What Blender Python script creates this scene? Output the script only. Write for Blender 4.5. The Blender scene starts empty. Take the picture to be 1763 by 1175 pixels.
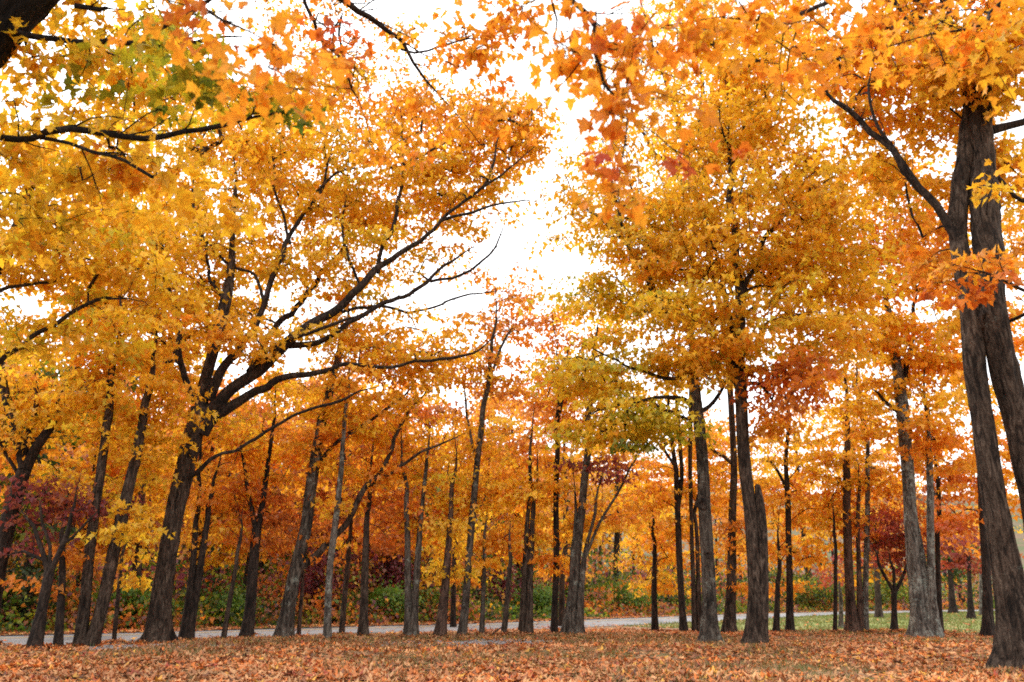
import bpy, math
import numpy as np
from mathutils import Vector

rng = np.random.default_rng(11)
scene = bpy.context.scene
col = scene.collection

# ------------------------------------------------------------------ camera
PW, PH, FPX = 1763.0, 1175.0, 1371.0          # photograph size and focal length in its pixels
PITCH = math.radians(17.9)
CAM = np.array([0.0, 0.0, 1.0])
cp, sp = math.cos(PITCH), math.sin(PITCH)
cam_d = bpy.data.cameras.new('camera')
cam_d.sensor_width = 36.0
cam_d.lens = FPX / PW * 36.0
cam_d.clip_start, cam_d.clip_end = 0.05, 2000.0
cam_d.dof.use_dof = True
cam_d.dof.focus_distance = 19.0
cam_d.dof.aperture_fstop = 1.8
cam = bpy.data.objects.new('camera', cam_d)
cam.location = CAM
cam.rotation_euler = (math.radians(90) + PITCH, 0, 0)
col.objects.link(cam)
scene.camera = cam

# ------------------------------------------------------------------ sky, sun, exposure (flat white overcast)
SUN_EL, SUN_AZ = math.radians(52), math.radians(-35)     # high, ahead of the camera to the left
w = bpy.data.worlds.new('World')
scene.world = w
w.use_nodes = True
nt = w.node_tree
nt.nodes.clear()
sky = nt.nodes.new('ShaderNodeTexSky')
sky.sky_type = 'NISHITA'
sky.sun_disc = False
sky.sun_elevation = SUN_EL
sky.sun_rotation = SUN_AZ
sky.dust_density = 4.0
hs = nt.nodes.new('ShaderNodeHueSaturation')
hs.inputs['Saturation'].default_value = 0.06
mx = nt.nodes.new('ShaderNodeMixRGB')
mx.inputs['Fac'].default_value = 0.72
mx.inputs['Color2'].default_value = (11.0, 11.2, 11.5, 1)
bg = nt.nodes.new('ShaderNodeBackground')
bg.inputs['Strength'].default_value = 0.15
ow = nt.nodes.new('ShaderNodeOutputWorld')
nt.links.new(sky.outputs[0], hs.inputs['Color'])
nt.links.new(hs.outputs[0], mx.inputs['Color1'])
nt.links.new(mx.outputs[0], bg.inputs['Color'])
nt.links.new(bg.outputs[0], ow.inputs['Surface'])
sun_d = bpy.data.lights.new('sun', 'SUN')
sun_d.energy = 1.4
sun_d.angle = math.radians(25)
sun_d.color = (1.0, 0.97, 0.92)
sun = bpy.data.objects.new('sun', sun_d)
sdir = Vector((math.sin(SUN_AZ) * math.cos(SUN_EL), math.cos(SUN_AZ) * math.cos(SUN_EL), math.sin(SUN_EL)))
sun.rotation_euler = sdir.to_track_quat('Z', 'Y').to_euler()
col.objects.link(sun)
vs = scene.view_settings
vs.view_transform = 'Standard'
vs.look = 'None'
vs.exposure = 0.78
vs.gamma = 1.0
vs.use_curve_mapping = False
cy = scene.cycles
cy.max_bounces = 14
cy.diffuse_bounces = 9
cy.transmission_bounces = 9
cy.use_denoising = False
cy.filter_width = 1.8
cy.sample_clamp_indirect = 6.0


# ------------------------------------------------------------------ geometry helpers
def at(px, py, Y):
    """world point seen at photograph pixel (px, py) on the vertical plane Y metres ahead"""
    u, v = px - PW / 2, py - PH / 2
    dy = FPX * cp + v * sp
    dz = FPX * sp - v * cp
    t = Y / dy
    return np.array([u * t, Y, CAM[2] + dz * t])


def ground_Y(py):
    v = py - PH / 2
    return CAM[2] * (FPX * cp + v * sp) / (v * cp - FPX * sp)


def m_per_px(py, Y):
    v = py - PH / 2
    return Y / (FPX * cp + v * sp)


def project(P):
    d = P - CAM
    zc = d[:, 1] * cp + d[:, 2] * sp
    yc = -d[:, 1] * sp + d[:, 2] * cp
    zs = np.where(np.abs(zc) < 1e-3, 1e-3, zc)
    return PW / 2 + FPX * d[:, 0] / zs, PH / 2 - FPX * yc / zs, zc


def hash3(i, j, k, seed):
    n = (i * 374761393 + j * 668265263 + k * 2147483647 + seed * 1274126177) & 0xFFFFFFFF
    n = ((n ^ (n >> 13)) * 1274126177) & 0xFFFFFFFF
    n = ((n ^ (n >> 16)) * 2246822519) & 0xFFFFFFFF
    return ((n ^ (n >> 15)) & 0xFFFFFF) / float(0xFFFFFF)


def vnoise(p, seed=0):
    p = np.asarray(p, float)
    f = np.floor(p).astype(np.int64)
    t = p - f
    t = t * t * (3 - 2 * t)
    r = 0
    for a in (0, 1):
        for b in (0, 1):
            for c in (0, 1):
                wgt = (t[..., 0] if a else 1 - t[..., 0]) * (t[..., 1] if b else 1 - t[..., 1]) * (t[..., 2] if c else 1 - t[..., 2])
                r = r + wgt * hash3(f[..., 0] + a, f[..., 1] + b, f[..., 2] + c, seed)
    return r


def unit(v):
    return v / np.maximum(np.linalg.norm(v, axis=-1, keepdims=True), 1e-9)


def make_mesh(name, V, F, mat, colors=None, smooth=False, mat_index=None, mats=None):
    """V (n,3); F (m,k) with one k"""
    V = np.asarray(V, np.float32)
    F = np.asarray(F, np.int32)
    me = bpy.data.meshes.new(name)
    k = F.shape[1]
    me.vertices.add(len(V))
    me.vertices.foreach_set('co', V.ravel())
    me.loops.add(F.size)
    me.loops.foreach_set('vertex_index', F.ravel())
    me.polygons.add(len(F))
    me.polygons.foreach_set('loop_start', np.arange(0, F.size, k, dtype=np.int32))
    me.polygons.foreach_set('loop_total', np.full(len(F), k, np.int32))
    if smooth:
        me.polygons.foreach_set('use_smooth', np.ones(len(F), bool))
    for m in (mats or [mat]):
        me.materials.append(m)
    if mat_index is not None:
        me.polygons.foreach_set('material_index', np.asarray(mat_index, np.int32))
    if colors is not None:
        a = me.attributes.new('tint', 'FLOAT_COLOR', 'POINT')
        c4 = np.ones((len(V), 4), np.float32)
        c4[:, :3] = colors
        a.data.foreach_set('color', c4.ravel())
    me.update(calc_edges=True)
    return me


def add_obj(name, me, parent=None, kind=None, label=None, category=None, group=None, loc=None):
    o = bpy.data.objects.new(name, me)
    col.objects.link(o)
    if parent is not None:
        o.parent = parent
    if loc is not None:
        o.location = loc
    if kind:
        o['kind'] = kind
    if label:
        o['label'] = label
    if category:
        o['category'] = category
    if group:
        o['group'] = group
    return o


def catmull(P, n_per):
    """resample control rows P (m,d) -> smooth rows; n_per per segment (int or list)"""
    P = np.asarray(P, float)
    m = len(P)
    if m == 2:
        t = np.linspace(0, 1, (n_per if np.isscalar(n_per) else n_per[0]) + 1)[:, None]
        return P[0] + (P[1] - P[0]) * t
    out = []
    for i in range(m - 1):
        p0 = P[i - 1] if i > 0 else 2 * P[0] - P[1]
        p1, p2 = P[i], P[i + 1]
        p3 = P[i + 2] if i + 2 < m else 2 * P[-1] - P[-2]
        k = n_per if np.isscalar(n_per) else n_per[i]
        t = np.linspace(0, 1, k, endpoint=False)[:, None]
        out.append(0.5 * (2 * p1 + (p2 - p0) * t + (2 * p0 - 5 * p1 + 4 * p2 - p3) * t ** 2 + (3 * p1 - p0 - 3 * p2 + p3) * t ** 3))
    out.append(P[-1:])
    return np.concatenate(out)


def frames(P):
    T = unit(np.gradient(P, axis=0))
    ref = np.array([0.31, 0.95, 0.05]) if abs(T[0][2]) > 0.6 else np.array([0.05, 0.1, 1.0])
    u = ref - T[0] * (ref @ T[0])
    u /= np.linalg.norm(u)
    U = [u]
    for i in range(1, len(P)):
        u = U[-1] - T[i] * (U[-1] @ T[i])
        n = np.linalg.norm(u)
        u = u / n if n > 1e-6 else U[-1]
        U.append(u)
    U = np.array(U)
    return T, U, np.cross(T, U)


def tube(P, R, sides, bark=0.0, flare=0.0, seed=0, lump=0.0):
    """quads of a tapered tube; bark = furrow depth as a share of the radius, flare = root flare"""
    P = np.asarray(P, float)
    R = np.asarray(R, float)
    T, U, W = frames(P)
    th = np.linspace(0, 2 * np.pi, sides, endpoint=False)
    ct, st = np.cos(th), np.sin(th)
    M = np.ones((len(P), sides))
    s = np.concatenate([[0], np.cumsum(np.linalg.norm(np.diff(P, axis=0), axis=1))])
    if bark or lump:
        K = 4.2
        q = np.stack([np.broadcast_to(ct * K, M.shape), np.broadcast_to(st * K, M.shape), np.broadcast_to(s[:, None] * 1.7, M.shape)], -1)
        n1 = vnoise(q + 0.6 * vnoise(q * 0.7, seed + 5)[..., None], seed)
        n2 = vnoise(q * np.array([2.3, 2.3, 1.6]), seed + 1)
        ridge = 1 - np.abs(2 * n1 - 1) * 1.6
        M = M + bark * (ridge * 1.1 + (n2 - 0.5) * 0.8 - 0.55)
        q2 = np.stack([np.broadcast_to(ct, M.shape), np.broadcast_to(st, M.shape), np.broadcast_to(s[:, None] * 0.9, M.shape)], -1)
        M = M + lump * (vnoise(q2 * 1.1, seed + 2) - 0.5) * 2
    if flare:
        h = np.maximum(P[:, 2], 0)[:, None]
        k1, ph = 3 + seed % 3, (seed * 1.7) % 6.28
        lob = 0.55 + 0.45 * np.cos(k1 * th + ph)[None, :] + 0.25 * np.cos((k1 + 2) * th + 2 * ph)[None, :]
        M = M + flare * np.exp(-h / 0.22) * lob + 0.25 * flare * np.exp(-h / 0.7)
    V = P[:, None, :] + (R[:, None] * M)[..., None] * (ct[None, :, None] * U[:, None, :] + st[None, :, None] * W[:, None, :])
    n = len(P)
    i = np.arange(n - 1)[:, None] * sides
    j = np.arange(sides)[None, :]
    j2 = (j + 1) % sides
    F = np.stack([i + j, i + j2, i + sides + j2, i + sides + j], -1).reshape(-1, 4)
    V = V.reshape(-1, 3)
    # close the top with a cone of degenerate-free quads: a shrunken ring pushed out
    top = len(V)
    Vt = P[-1] + T[-1] * R[-1] * 0.5 + 0.15 * (V[-sides:] - P[-1])
    V = np.concatenate([V, Vt])
    jj = np.arange(sides)
    Ft = np.stack([top - sides + jj, top - sides + (jj + 1) % sides, top + (jj + 1) % sides, top + jj], -1)
    F = np.concatenate([F, Ft])
    if sides % 2 == 0 and sides >= 4:
        cap = [[top, top + a, top + a + 1, top + a + 2] for a in range(1, sides - 2, 2)]
        F = np.concatenate([F, np.array(cap, int).reshape(-1, 4)])
    return V, F


class Soup:
    def __init__(s):
        s.V, s.F, s.C, s.n = [], [], [], 0

    def add(s, V, F, C=None):
        s.V.append(V)
        s.F.append(np.asarray(F) + s.n)
        s.n += len(V)
        if C is not None:
            s.C.append(C)

    def get(s):
        return np.concatenate(s.V), np.concatenate(s.F), (np.concatenate(s.C) if s.C else None)


# ------------------------------------------------------------------ leaf shapes (y = towards the tip)
def _mirror(h):
    return np.array(h + [(-x, y) for x, y in h[-2:0:-1]])


HALF = {
    0: [(0, 0), (.12, -.06), (.39, -.07), (.35, .05), (.31, .12), (.49, .16), (.65, .33), (.51, .40), (.42, .46), (.28, .46), (.31, .64), (.16, .71), (0, 1.0)],
    1: [(0, 0), (.40, -.05), (.31, .12), (.62, .33), (.27, .45), (.28, .64), (0, 1.0)],
    2: [(0, 0), (.57, .20), (.31, .42), (0, 1.0)],
    3: [(0, 0), (.46, .38), (0, 1.0)],
}


def leaf_template(lod, curl, droop, fold):
    o = _mirror(HALF[lod])
    n = len(o)
    if lod == 0:
        pts = np.vstack([o, [[0, 0.22]], [[0.012, 0.0], [-0.012, 0.0], [0.03, -0.45]]])
        tri = [(n, i, (i + 1) % n) for i in range(n)] + [(n + 1, n + 2, n + 3)]
    else:
        pts = o
        tri = [(0, i, i + 1) for i in range(1, n - 1)]
    x, y = pts[:, 0], pts[:, 1]
    z = fold * np.abs(x) + curl * x * x * 1.6 - droop * y * y + 0.12 * curl * np.sin(6 * y + 9 * x)
    return np.column_stack([x, y - 0.25, z]), np.array(tri)


TEMPL = {l: [leaf_template(l, c, d, f) for c, d, f in ((.35, .22, .15), (-.35, .3, .2), (.1, .45, -.2), (.7, .1, .25))] for l in HALF}
TEMPL_DRY = {l: [leaf_template(l, c, d, f) for c, d, f in ((.28, -.06, .06), (.18, -.12, .12), (-.28, .08, -.05), (.6, -.05, .1))] for l in HALF}


def leaves_mesh(pos, tip, nor, size, colr, lod, templ=TEMPL):
    """explicit little blades; returns V, F, C"""
    n = len(pos)
    S = Soup()
    which = rng.integers(0, 4, n)
    b = np.cross(nor, tip)
    for k in range(4):
        m = which == k
        if not m.any():
            continue
        tv, tf = templ[lod][k]
        V = pos[m][:, None, :] + size[m][:, None, None] * (tv[None, :, 0:1] * b[m][:, None, :] + tv[None, :, 1:2] * tip[m][:, None, :] + tv[None, :, 2:3] * nor[m][:, None, :])
        c = m.sum()
        F = (tf[None] + (np.arange(c) * len(tv))[:, None, None]).reshape(-1, 3)
        S.add(V.reshape(-1, 3), F, np.repeat(colr[m], len(tv), axis=0))
    return S.get()


def hang_frames(n, out_az, droop_lo=0.05, droop_hi=1.0, roll=0.6):
    az = out_az + rng.normal(0, 0.9, n)
    dr = rng.uniform(droop_lo, droop_hi, n)
    tip = np.column_stack([np.cos(az) * np.cos(dr), np.sin(az) * np.cos(dr), -np.sin(dr)])
    z = np.array([0, 0, 1.0])
    n0 = unit(z - tip * tip[:, 2:3])
    r = rng.normal(0, roll, n)[:, None]
    nor = n0 * np.cos(r) + np.cross(tip, n0) * np.sin(r)
    return tip, nor


# ------------------------------------------------------------------ colours of autumn leaves (linear)
CC = dict(yellow=(.92, .63, .040), gold=(.92, .545, .028), amber=(.92, .455, .028), orange=(.90, .335, .028), deep=(.74, .20, .018),
          rust=(.52, .165, .035), brown=(.30, .13, .05), red=(.27, .05, .038), scarlet=(.52, .085, .035), purple=(.25, .06, .08), dusk=(.36, .17, .12), mauve=(.30, .12, .13),
          lime=(.64, .54, .026), olive=(.33, .33, .02), green=(.11, .20, .018), pink=(.74, .31, .09), shaded_green=(.035, .062, .013), fern=(.17, .30, .03))
PAL = {
    'gold': [('gold', 5), ('yellow', 3), ('amber', 3), ('orange', .6), ('lime', .6)],
    'goldgreen': [('gold', 5), ('yellow', 4), ('lime', 1.6), ('olive', .35), ('amber', 2)],
    'greenish': [('olive', 3), ('lime', 4), ('green', 1.6), ('yellow', 2)],
    'limegold': [('lime', 3), ('yellow', 4), ('gold', 3.5), ('olive', .4), ('amber', 1.2)],
    'amber': [('amber', 5), ('gold', 5), ('orange', 1.5), ('yellow', 1.6)],
    'orange': [('orange', 5), ('amber', 4), ('gold', 2), ('deep', 1)],
    'vivid': [('orange', 6), ('amber', 4), ('deep', .9), ('scarlet', .1)],
    'deep': [('deep', 4), ('orange', 4), ('rust', 1), ('scarlet', .7)],
    'rust': [('rust', 4), ('deep', 3), ('orange', 2), ('brown', .8)],
    'pink': [('pink', 4), ('orange', 3), ('amber', 3)],
    'red': [('red', 4), ('purple', 1), ('scarlet', .5), ('rust', 2)],
    'scarlet': [('scarlet', 4), ('red', 3), ('deep', 1)],
    'purple': [('purple', 4), ('red', 2)],
    'oakred': [('red', 4), ('rust', 1), ('purple', 1)],
    'hazy_muted': [('dusk', 4), ('pink', 2), ('rust', 3), ('mauve', 2), ('amber', 1.2)],  # muted leaf tones; haze over the far wood is put into these colours
    'green': [('green', 2), ('shaded_green', 6), ('olive', .8), ('brown', .5)],  # dark leaf green with under-forest shade put into the colour
    'fresh': [('green', 5), ('fern', 3), ('olive', 1)],
    'mixgreen': [('green', 3), ('olive', 2.4), ('rust', .7), ('lime', .5), ('shaded_green', 3)],
    'litter': [('tan', 4.5), ('lt', 4), ('or', 3.4), ('br', 1.6), ('ye', .8), ('dk', .5), ('rd', .7)],
}
CC.update(tan=(.50, .19, .068), lt=(.60, .305, .13), lto=(.6, .3, .1), br=(.24, .09, .04), dk=(.09, .035, .02), ye=(.68, .34, .05), rd=(.36, .06, .03))
CC['or'] = (.60, .165, .03)


def pick_cols(pal, n, base=None, base_mix=0.65):
    names = [CC[c] for c, _ in PAL[pal]]
    wts = np.array([q for _, q in PAL[pal]], float)
    A = np.array(names)
    c = A[rng.choice(len(A), n, p=wts / wts.sum())]
    if base is not None:
        c = base_mix * base + (1 - base_mix) * c
    return c * rng.uniform(.78, 1.15, (n, 1))


# ------------------------------------------------------------------ materials
def new_mat(name):
    m = bpy.data.materials.new(name)
    m.use_nodes = True
    m.node_tree.nodes.clear()
    return m, m.node_tree.nodes, m.node_tree.links


def leaf_material(name, transl=0.58, gloss=0.025, rough=0.45):
    m, N, L = new_mat(name)
    at_ = N.new('ShaderNodeAttribute')
    at_.attribute_name = 'tint'
    tc = N.new('ShaderNodeTexCoord')
    no = N.new('ShaderNodeTexNoise')
    no.inputs['Scale'].default_value = 35.0
    no.inputs['Detail'].default_value = 2.0
    L.new(tc.outputs['Object'], no.inputs['Vector'])
    mr = N.new('ShaderNodeMapRange')
    mr.inputs['From Min'].default_value = .3
    mr.inputs['From Max'].default_value = .7
    mr.inputs['To Min'].default_value = .82
    mr.inputs['To Max'].default_value = 1.08
    L.new(no.outputs['Fac'], mr.inputs['Value'])
    mu = N.new('ShaderNodeVectorMath')
    mu.operation = 'SCALE'
    L.new(at_.outputs['Color'], mu.inputs[0])
    L.new(mr.outputs[0], mu.inputs['Scale'])
    d = N.new('ShaderNodeBsdfDiffuse')
    t = N.new('ShaderNodeBsdfTranslucent')
    g = N.new('ShaderNodeBsdfGlossy')
    g.inputs['Roughness'].default_value = rough
    L.new(mu.outputs[0], d.inputs['Color'])
    L.new(mu.outputs[0], t.inputs['Color'])
    a = N.new('ShaderNodeMixShader')
    a.inputs[0].default_value = transl
    L.new(d.outputs[0], a.inputs[1])
    L.new(t.outputs[0], a.inputs[2])
    b = N.new('ShaderNodeMixShader')
    b.inputs[0].default_value = gloss
    L.new(a.outputs[0], b.inputs[1])
    L.new(g.outputs[0], b.inputs[2])
    o = N.new('ShaderNodeOutputMaterial')
    L.new(b.outputs[0], o.inputs['Surface'])
    return m


def ramp(N, stops):
    r = N.new('ShaderNodeValToRGB')
    e = r.color_ramp.elements
    while len(e) < len(stops):
        e.new(0.5)
    for x, (p, c) in zip(e, stops):
        x.position = p
        x.color = (*c, 1)
    return r


def bark_material(name, dark, mid, light, lichen, lichen_amt, scale=1.0):
    m, N, L = new_mat(name)
    tc = N.new('ShaderNodeTexCoord')
    mp = N.new('ShaderNodeMapping')
    mp.inputs['Scale'].default_value = (1, 1, 0.24)
    L.new(tc.outputs['Object'], mp.inputs['Vector'])
    n1 = N.new('ShaderNodeTexNoise')          # furrows
    n1.inputs['Scale'].default_value = 13 * scale
    n1.inputs['Detail'].default_value = 5
    n1.inputs['Roughness'].default_value = .6
    n1.inputs['Distortion'].default_value = 1.2
    L.new(mp.outputs[0], n1.inputs['Vector'])
    n3 = N.new('ShaderNodeTexNoise')          # crumbly plates
    n3.inputs['Scale'].default_value = 45 * scale
    n3.inputs['Detail'].default_value = 4
    L.new(tc.outputs['Object'], n3.inputs['Vector'])
    ad = N.new('ShaderNodeMath')
    ad.operation = 'MULTIPLY_ADD'
    ad.inputs[1].default_value = .28
    L.new(n3.outputs['Fac'], ad.inputs[0])
    su = N.new('ShaderNodeMath')
    su.operation = 'SUBTRACT'
    su.inputs[1].default_value = .14
    L.new(n1.outputs['Fac'], su.inputs[0])
    L.new(su.outputs[0], ad.inputs[2])
    r1 = ramp(N, [(.36, dark), (.5, mid), (.68, light)])
    L.new(ad.outputs[0], r1.inputs['Fac'])
    n4 = N.new('ShaderNodeTexNoise')          # weathered and damp stretches
    n4.inputs['Scale'].default_value = 1.6
    n4.inputs['Detail'].default_value = 4
    L.new(tc.outputs['Object'], n4.inputs['Vector'])
    m4 = N.new('ShaderNodeMapRange')
    m4.inputs['From Min'].default_value = .3
    m4.inputs['From Max'].default_value = .7
    m4.inputs['To Min'].default_value = .6
    m4.inputs['To Max'].default_value = 1.35
    L.new(n4.outputs['Fac'], m4.inputs['Value'])
    vm = N.new('ShaderNodeVectorMath')
    vm.operation = 'SCALE'
    L.new(r1.outputs['Color'], vm.inputs[0])
    L.new(m4.outputs[0], vm.inputs['Scale'])
    n2 = N.new('ShaderNodeTexNoise')
    n2.inputs['Scale'].default_value = 4.0
    n2.inputs['Detail'].default_value = 7
    n2.inputs['Roughness'].default_value = .75
    L.new(tc.outputs['Object'], n2.inputs['Vector'])
    r2 = N.new('ShaderNodeMapRange')
    r2.inputs['From Min'].default_value = .68 - .2 * lichen_amt
    r2.inputs['From Max'].default_value = .76 - .2 * lichen_amt
    r2.inputs['To Max'].default_value = min(1, .3 + .5 * lichen_amt)
    L.new(n2.outputs['Fac'], r2.inputs['Value'])
    mixc = N.new('ShaderNodeMixRGB')
    mixc.inputs['Color2'].default_value = (*lichen, 1)
    L.new(r2.outputs[0], mixc.inputs['Fac'])
    L.new(vm.outputs[0], mixc.inputs['Color1'])
    bu = N.new('ShaderNodeBump')
    bu.inputs['Strength'].default_value = 1.0
    bu.inputs['Distance'].default_value = .06
    L.new(ad.outputs[0], bu.inputs['Height'])
    p = N.new('ShaderNodeBsdfPrincipled')
    p.inputs['Roughness'].default_value = .92
    p.inputs['Specular IOR Level'].default_value = .2
    L.new(mixc.outputs[0], p.inputs['Base Color'])
    L.new(bu.outputs[0], p.inputs['Normal'])
    o = N.new('ShaderNodeOutputMaterial')
    L.new(p.outputs[0], o.inputs['Surface'])
    return m


M_LEAF = leaf_material('autumn_leaf')
M_LITTER = leaf_material('dry_leaf', transl=.15, gloss=.03, rough=.7)
M_GRASS = leaf_material('grass_blade', transl=.35, gloss=.03, rough=.6)
LICH = (.25, .265, .22)
BARK = {
    'brown': bark_material('brown_bark', (.010, .0065, .0045), (.046, .030, .021), (.115, .082, .060), LICH, .25),
    'dark': bark_material('dark_bark', (.008, .0055, .0045), (.027, .018, .0135), (.065, .045, .034), LICH, .05),
    'lichen': bark_material('lichen_bark', (.015, .011, .009), (.062, .047, .036), (.14, .115, .09), LICH, .62),
    'grey': bark_material('grey_bark', (.025, .02, .016), (.095, .077, .063), (.19, .17, .14), (.27, .285, .24), .8),
    'black': bark_material('black_bark', (.004, .003, .0025), (.012, .009, .007), (.03, .022, .018), LICH, .0),  # darkest bark, nearly black throughout
    'red': bark_material('reddish_bark', (.016, .009, .007), (.07, .040, .028), (.15, .09, .065), LICH, .1),
}


def surface_material(name, c_list, scale, rough=.95, bump=.4, dist=.02, detail=8, scale2=None, c2=None, lo=.45, hi=.6):
    m, N, L = new_mat(name)
    tc = N.new('ShaderNodeTexCoord')
    n1 = N.new('ShaderNodeTexNoise')
    n1.inputs['Scale'].default_value = scale
    n1.inputs['Detail'].default_value = detail
    n1.inputs['Roughness'].default_value = .7
    L.new(tc.outputs['Object'], n1.inputs['Vector'])
    k = len(c_list)
    r1 = ramp(N, [(.3 + .4 * i / max(1, k - 1), c) for i, c in enumerate(c_list)])
    L.new(n1.outputs['Fac'], r1.inputs['Fac'])
    out = r1.outputs['Color']
    if scale2:
        n2 = N.new('ShaderNodeTexNoise')
        n2.inputs['Scale'].default_value = scale2
        n2.inputs['Detail'].default_value = 5
        L.new(tc.outputs['Object'], n2.inputs['Vector'])
        mr = N.new('ShaderNodeMapRange')
        mr.inputs['From Min'].default_value = lo
        mr.inputs['From Max'].default_value = hi
        L.new(n2.outputs['Fac'], mr.inputs['Value'])
        mc = N.new('ShaderNodeMixRGB')
        mc.inputs['Color2'].default_value = (*c2, 1)
        L.new(mr.outputs[0], mc.inputs['Fac'])
        L.new(out, mc.inputs['Color1'])
        out = mc.outputs[0]
    bu = N.new('ShaderNodeBump')
    bu.inputs['Strength'].default_value = bump
    bu.inputs['Distance'].default_value = dist
    L.new(n1.outputs['Fac'], bu.inputs['Height'])
    p = N.new('ShaderNodeBsdfPrincipled')
    p.inputs['Roughness'].default_value = rough
    p.inputs['Specular IOR Level'].default_value = .25
    L.new(out, p.inputs['Base Color'])
    L.new(bu.outputs[0], p.inputs['Normal'])
    o = N.new('ShaderNodeOutputMaterial')
    L.new(p.outputs[0], o.inputs['Surface'])
    return m


M_EARTH = surface_material('leafy_earth', [(.12, .07, .04), (.30, .17, .09), (.42, .25, .14)], 9.0, scale2=.55, c2=(.12, .115, .035), lo=.5, hi=.62)
M_LAWN = surface_material('lawn_turf', [(.11, .14, .03), (.17, .19, .045), (.25, .22, .07)], 14.0, scale2=.35, c2=(.26, .17, .07), lo=.5, hi=.68)
M_ROAD = surface_material('asphalt', [(.17, .165, .165), (.23, .225, .225), (.28, .275, .275)], 22.0, rough=.85, bump=.25, dist=.006, scale2=.4, c2=(.15, .148, .15), lo=.52, hi=.66)
M_LINE = surface_material('yellow_paint', [(.34, .22, .06), (.55, .34, .05), (.6, .38, .06)], 12.0, rough=.7, bump=.1, dist=.003)
M_VERGE = surface_material('verge_earth', [(.10, .06, .03), (.27, .17, .09), (.38, .25, .15)], 11.0, scale2=.6, c2=(.11, .13, .04), lo=.5, hi=.6)
M_HILL = surface_material('forest_floor', [(.06, .045, .025), (.14, .09, .05), (.2, .13, .07)], 1.5, scale2=.1, c2=(.08, .09, .03))
M_STONE = surface_material('gravel_stone', [(.13, .12, .125), (.24, .225, .225), (.36, .34, .34)], 30.0, bump=.3, dist=.01)


# ------------------------------------------------------------------ the lie of the land
ROAD_C = np.array([(-75, -6.0), (-45, 3.5), (-27, 11.2), (-12.6, 20.6), (-7.5, 25.2), (-.3, 31.6), (3.3, 35.8), (8.6, 42.2), (18.6, 54.5), (33.5, 67.0), (58, 80), (95, 92), (150, 104)])
road_c = catmull(ROAD_C, 10)
_rt = unit(np.gradient(road_c, axis=0))
road_n = np.column_stack([-_rt[:, 1], _rt[:, 0]])       # towards the wood
ROAD_HALF = 2.95


def road_dist(x, y):
    """signed distance to the road's centre line; positive on the wood side"""
    p = np.column_stack([np.ravel(x), np.ravel(y)])
    out = np.empty(len(p))
    for i in range(0, len(p), 20000):
        q = p[i:i + 20000]
        d = q[:, None, :] - road_c[None]
        k = np.argmin((d ** 2).sum(-1), 1)
        dd = d[np.arange(len(q)), k]
        out[i:i + 20000] = (dd * road_n[k]).sum(-1)
    return out.reshape(np.shape(x))


def ground_z(x, y):
    x, y = np.asarray(x, float), np.asarray(y, float)
    q = np.stack([x * .35, y * .35, np.zeros_like(x)], -1)
    z = .09 * (vnoise(q, 3) - .5) + .035 * (vnoise(q * 4, 4) - .5)
    d = road_dist(x, y)
    near = np.clip((np.abs(d) - 2.9) / 2.0, 0, 1)
    z = z * near - .0 * (1 - near)
    rise = np.clip((d - 9) / 60, 0, 3)
    return z + rise ** 1.3 * 9.0 * np.clip((d - 9) / 5, 0, 1)


gx = np.concatenate([np.linspace(-700, -90, 14), np.linspace(-80, -32, 25), np.linspace(-31, 31, 130), np.linspace(32, 90, 30), np.linspace(100, 700, 14)])
gy = np.concatenate([np.linspace(-400, -20, 10), np.linspace(-15, 6, 22), np.linspace(6.3, 46, 100), np.linspace(47, 110, 50), np.linspace(120, 700, 24)])
X, Y_ = np.meshgrid(gx, gy)
Z = ground_z(X.ravel(), Y_.ravel()).reshape(X.shape)
n_r, n_c = X.shape
idx = np.arange(n_r * n_c).reshape(n_r, n_c)
gF = np.stack([idx[:-1, :-1], idx[:-1, 1:], idx[1:, 1:], idx[1:, :-1]], -1).reshape(-1, 4)
ctr = np.column_stack([X.ravel(), Y_.ravel()])[gF].mean(1)
gd = road_dist(ctr[:, 0], ctr[:, 1])
far_floor = (gd > 9) | (np.abs(ctr[:, 0]) > 60) | (ctr[:, 1] > 90)
ground = add_obj('ground', make_mesh('ground', np.column_stack([X.ravel(), Y_.ravel(), Z.ravel()]), gF, None, smooth=True, mat_index=far_floor.astype(int), mats=[M_EARTH, M_HILL]), kind='structure')


def strip(name, off0, off1, z, mat, i0=0, i1=None, nseg=1, parent=None, kind='structure', wob=0.0):
    c, n = road_c[i0:i1], road_n[i0:i1]
    o0 = np.full(len(c), off0) + (wob * (vnoise(np.column_stack([c[:, 0] * .7, c[:, 1] * .7, c[:, 0] * 0]), 8) - .5) if wob else 0)
    o1 = np.full(len(c), off1) + (wob * (vnoise(np.column_stack([c[:, 0] * .7, c[:, 1] * .7, c[:, 0] * 0]), 9) - .5) if wob else 0)
    rows = []
    for k in range(nseg + 1):
        t = k / nseg
        rows.append(np.column_stack([c + n * (o0 * (1 - t) + o1 * t)[:, None], np.full(len(c), z) + (0.05 * 4 * t * (1 - t) if name == 'road' else 0)]))
    V = np.concatenate(rows)
    L_ = len(c)
    F = np.concatenate([np.column_stack([k * L_ + np.arange(L_ - 1), k * L_ + np.arange(1, L_), (k + 1) * L_ + np.arange(1, L_), (k + 1) * L_ + np.arange(L_ - 1)]) for k in range(nseg)])
    return add_obj(name, make_mesh(name, V, F, mat, smooth=True), parent=parent, kind=kind)


road = strip('road', -ROAD_HALF, ROAD_HALF, .012, M_ROAD, nseg=6, wob=.25)
strip('road_marking', .05, .15, .068, M_LINE, parent=road, kind=None)
strip('road_marking', .25, .35, .068, M_LINE, parent=road, kind=None)
strip('verge', ROAD_HALF + .1, 5.4, .035, M_VERGE, nseg=2, wob=.5)

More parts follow.
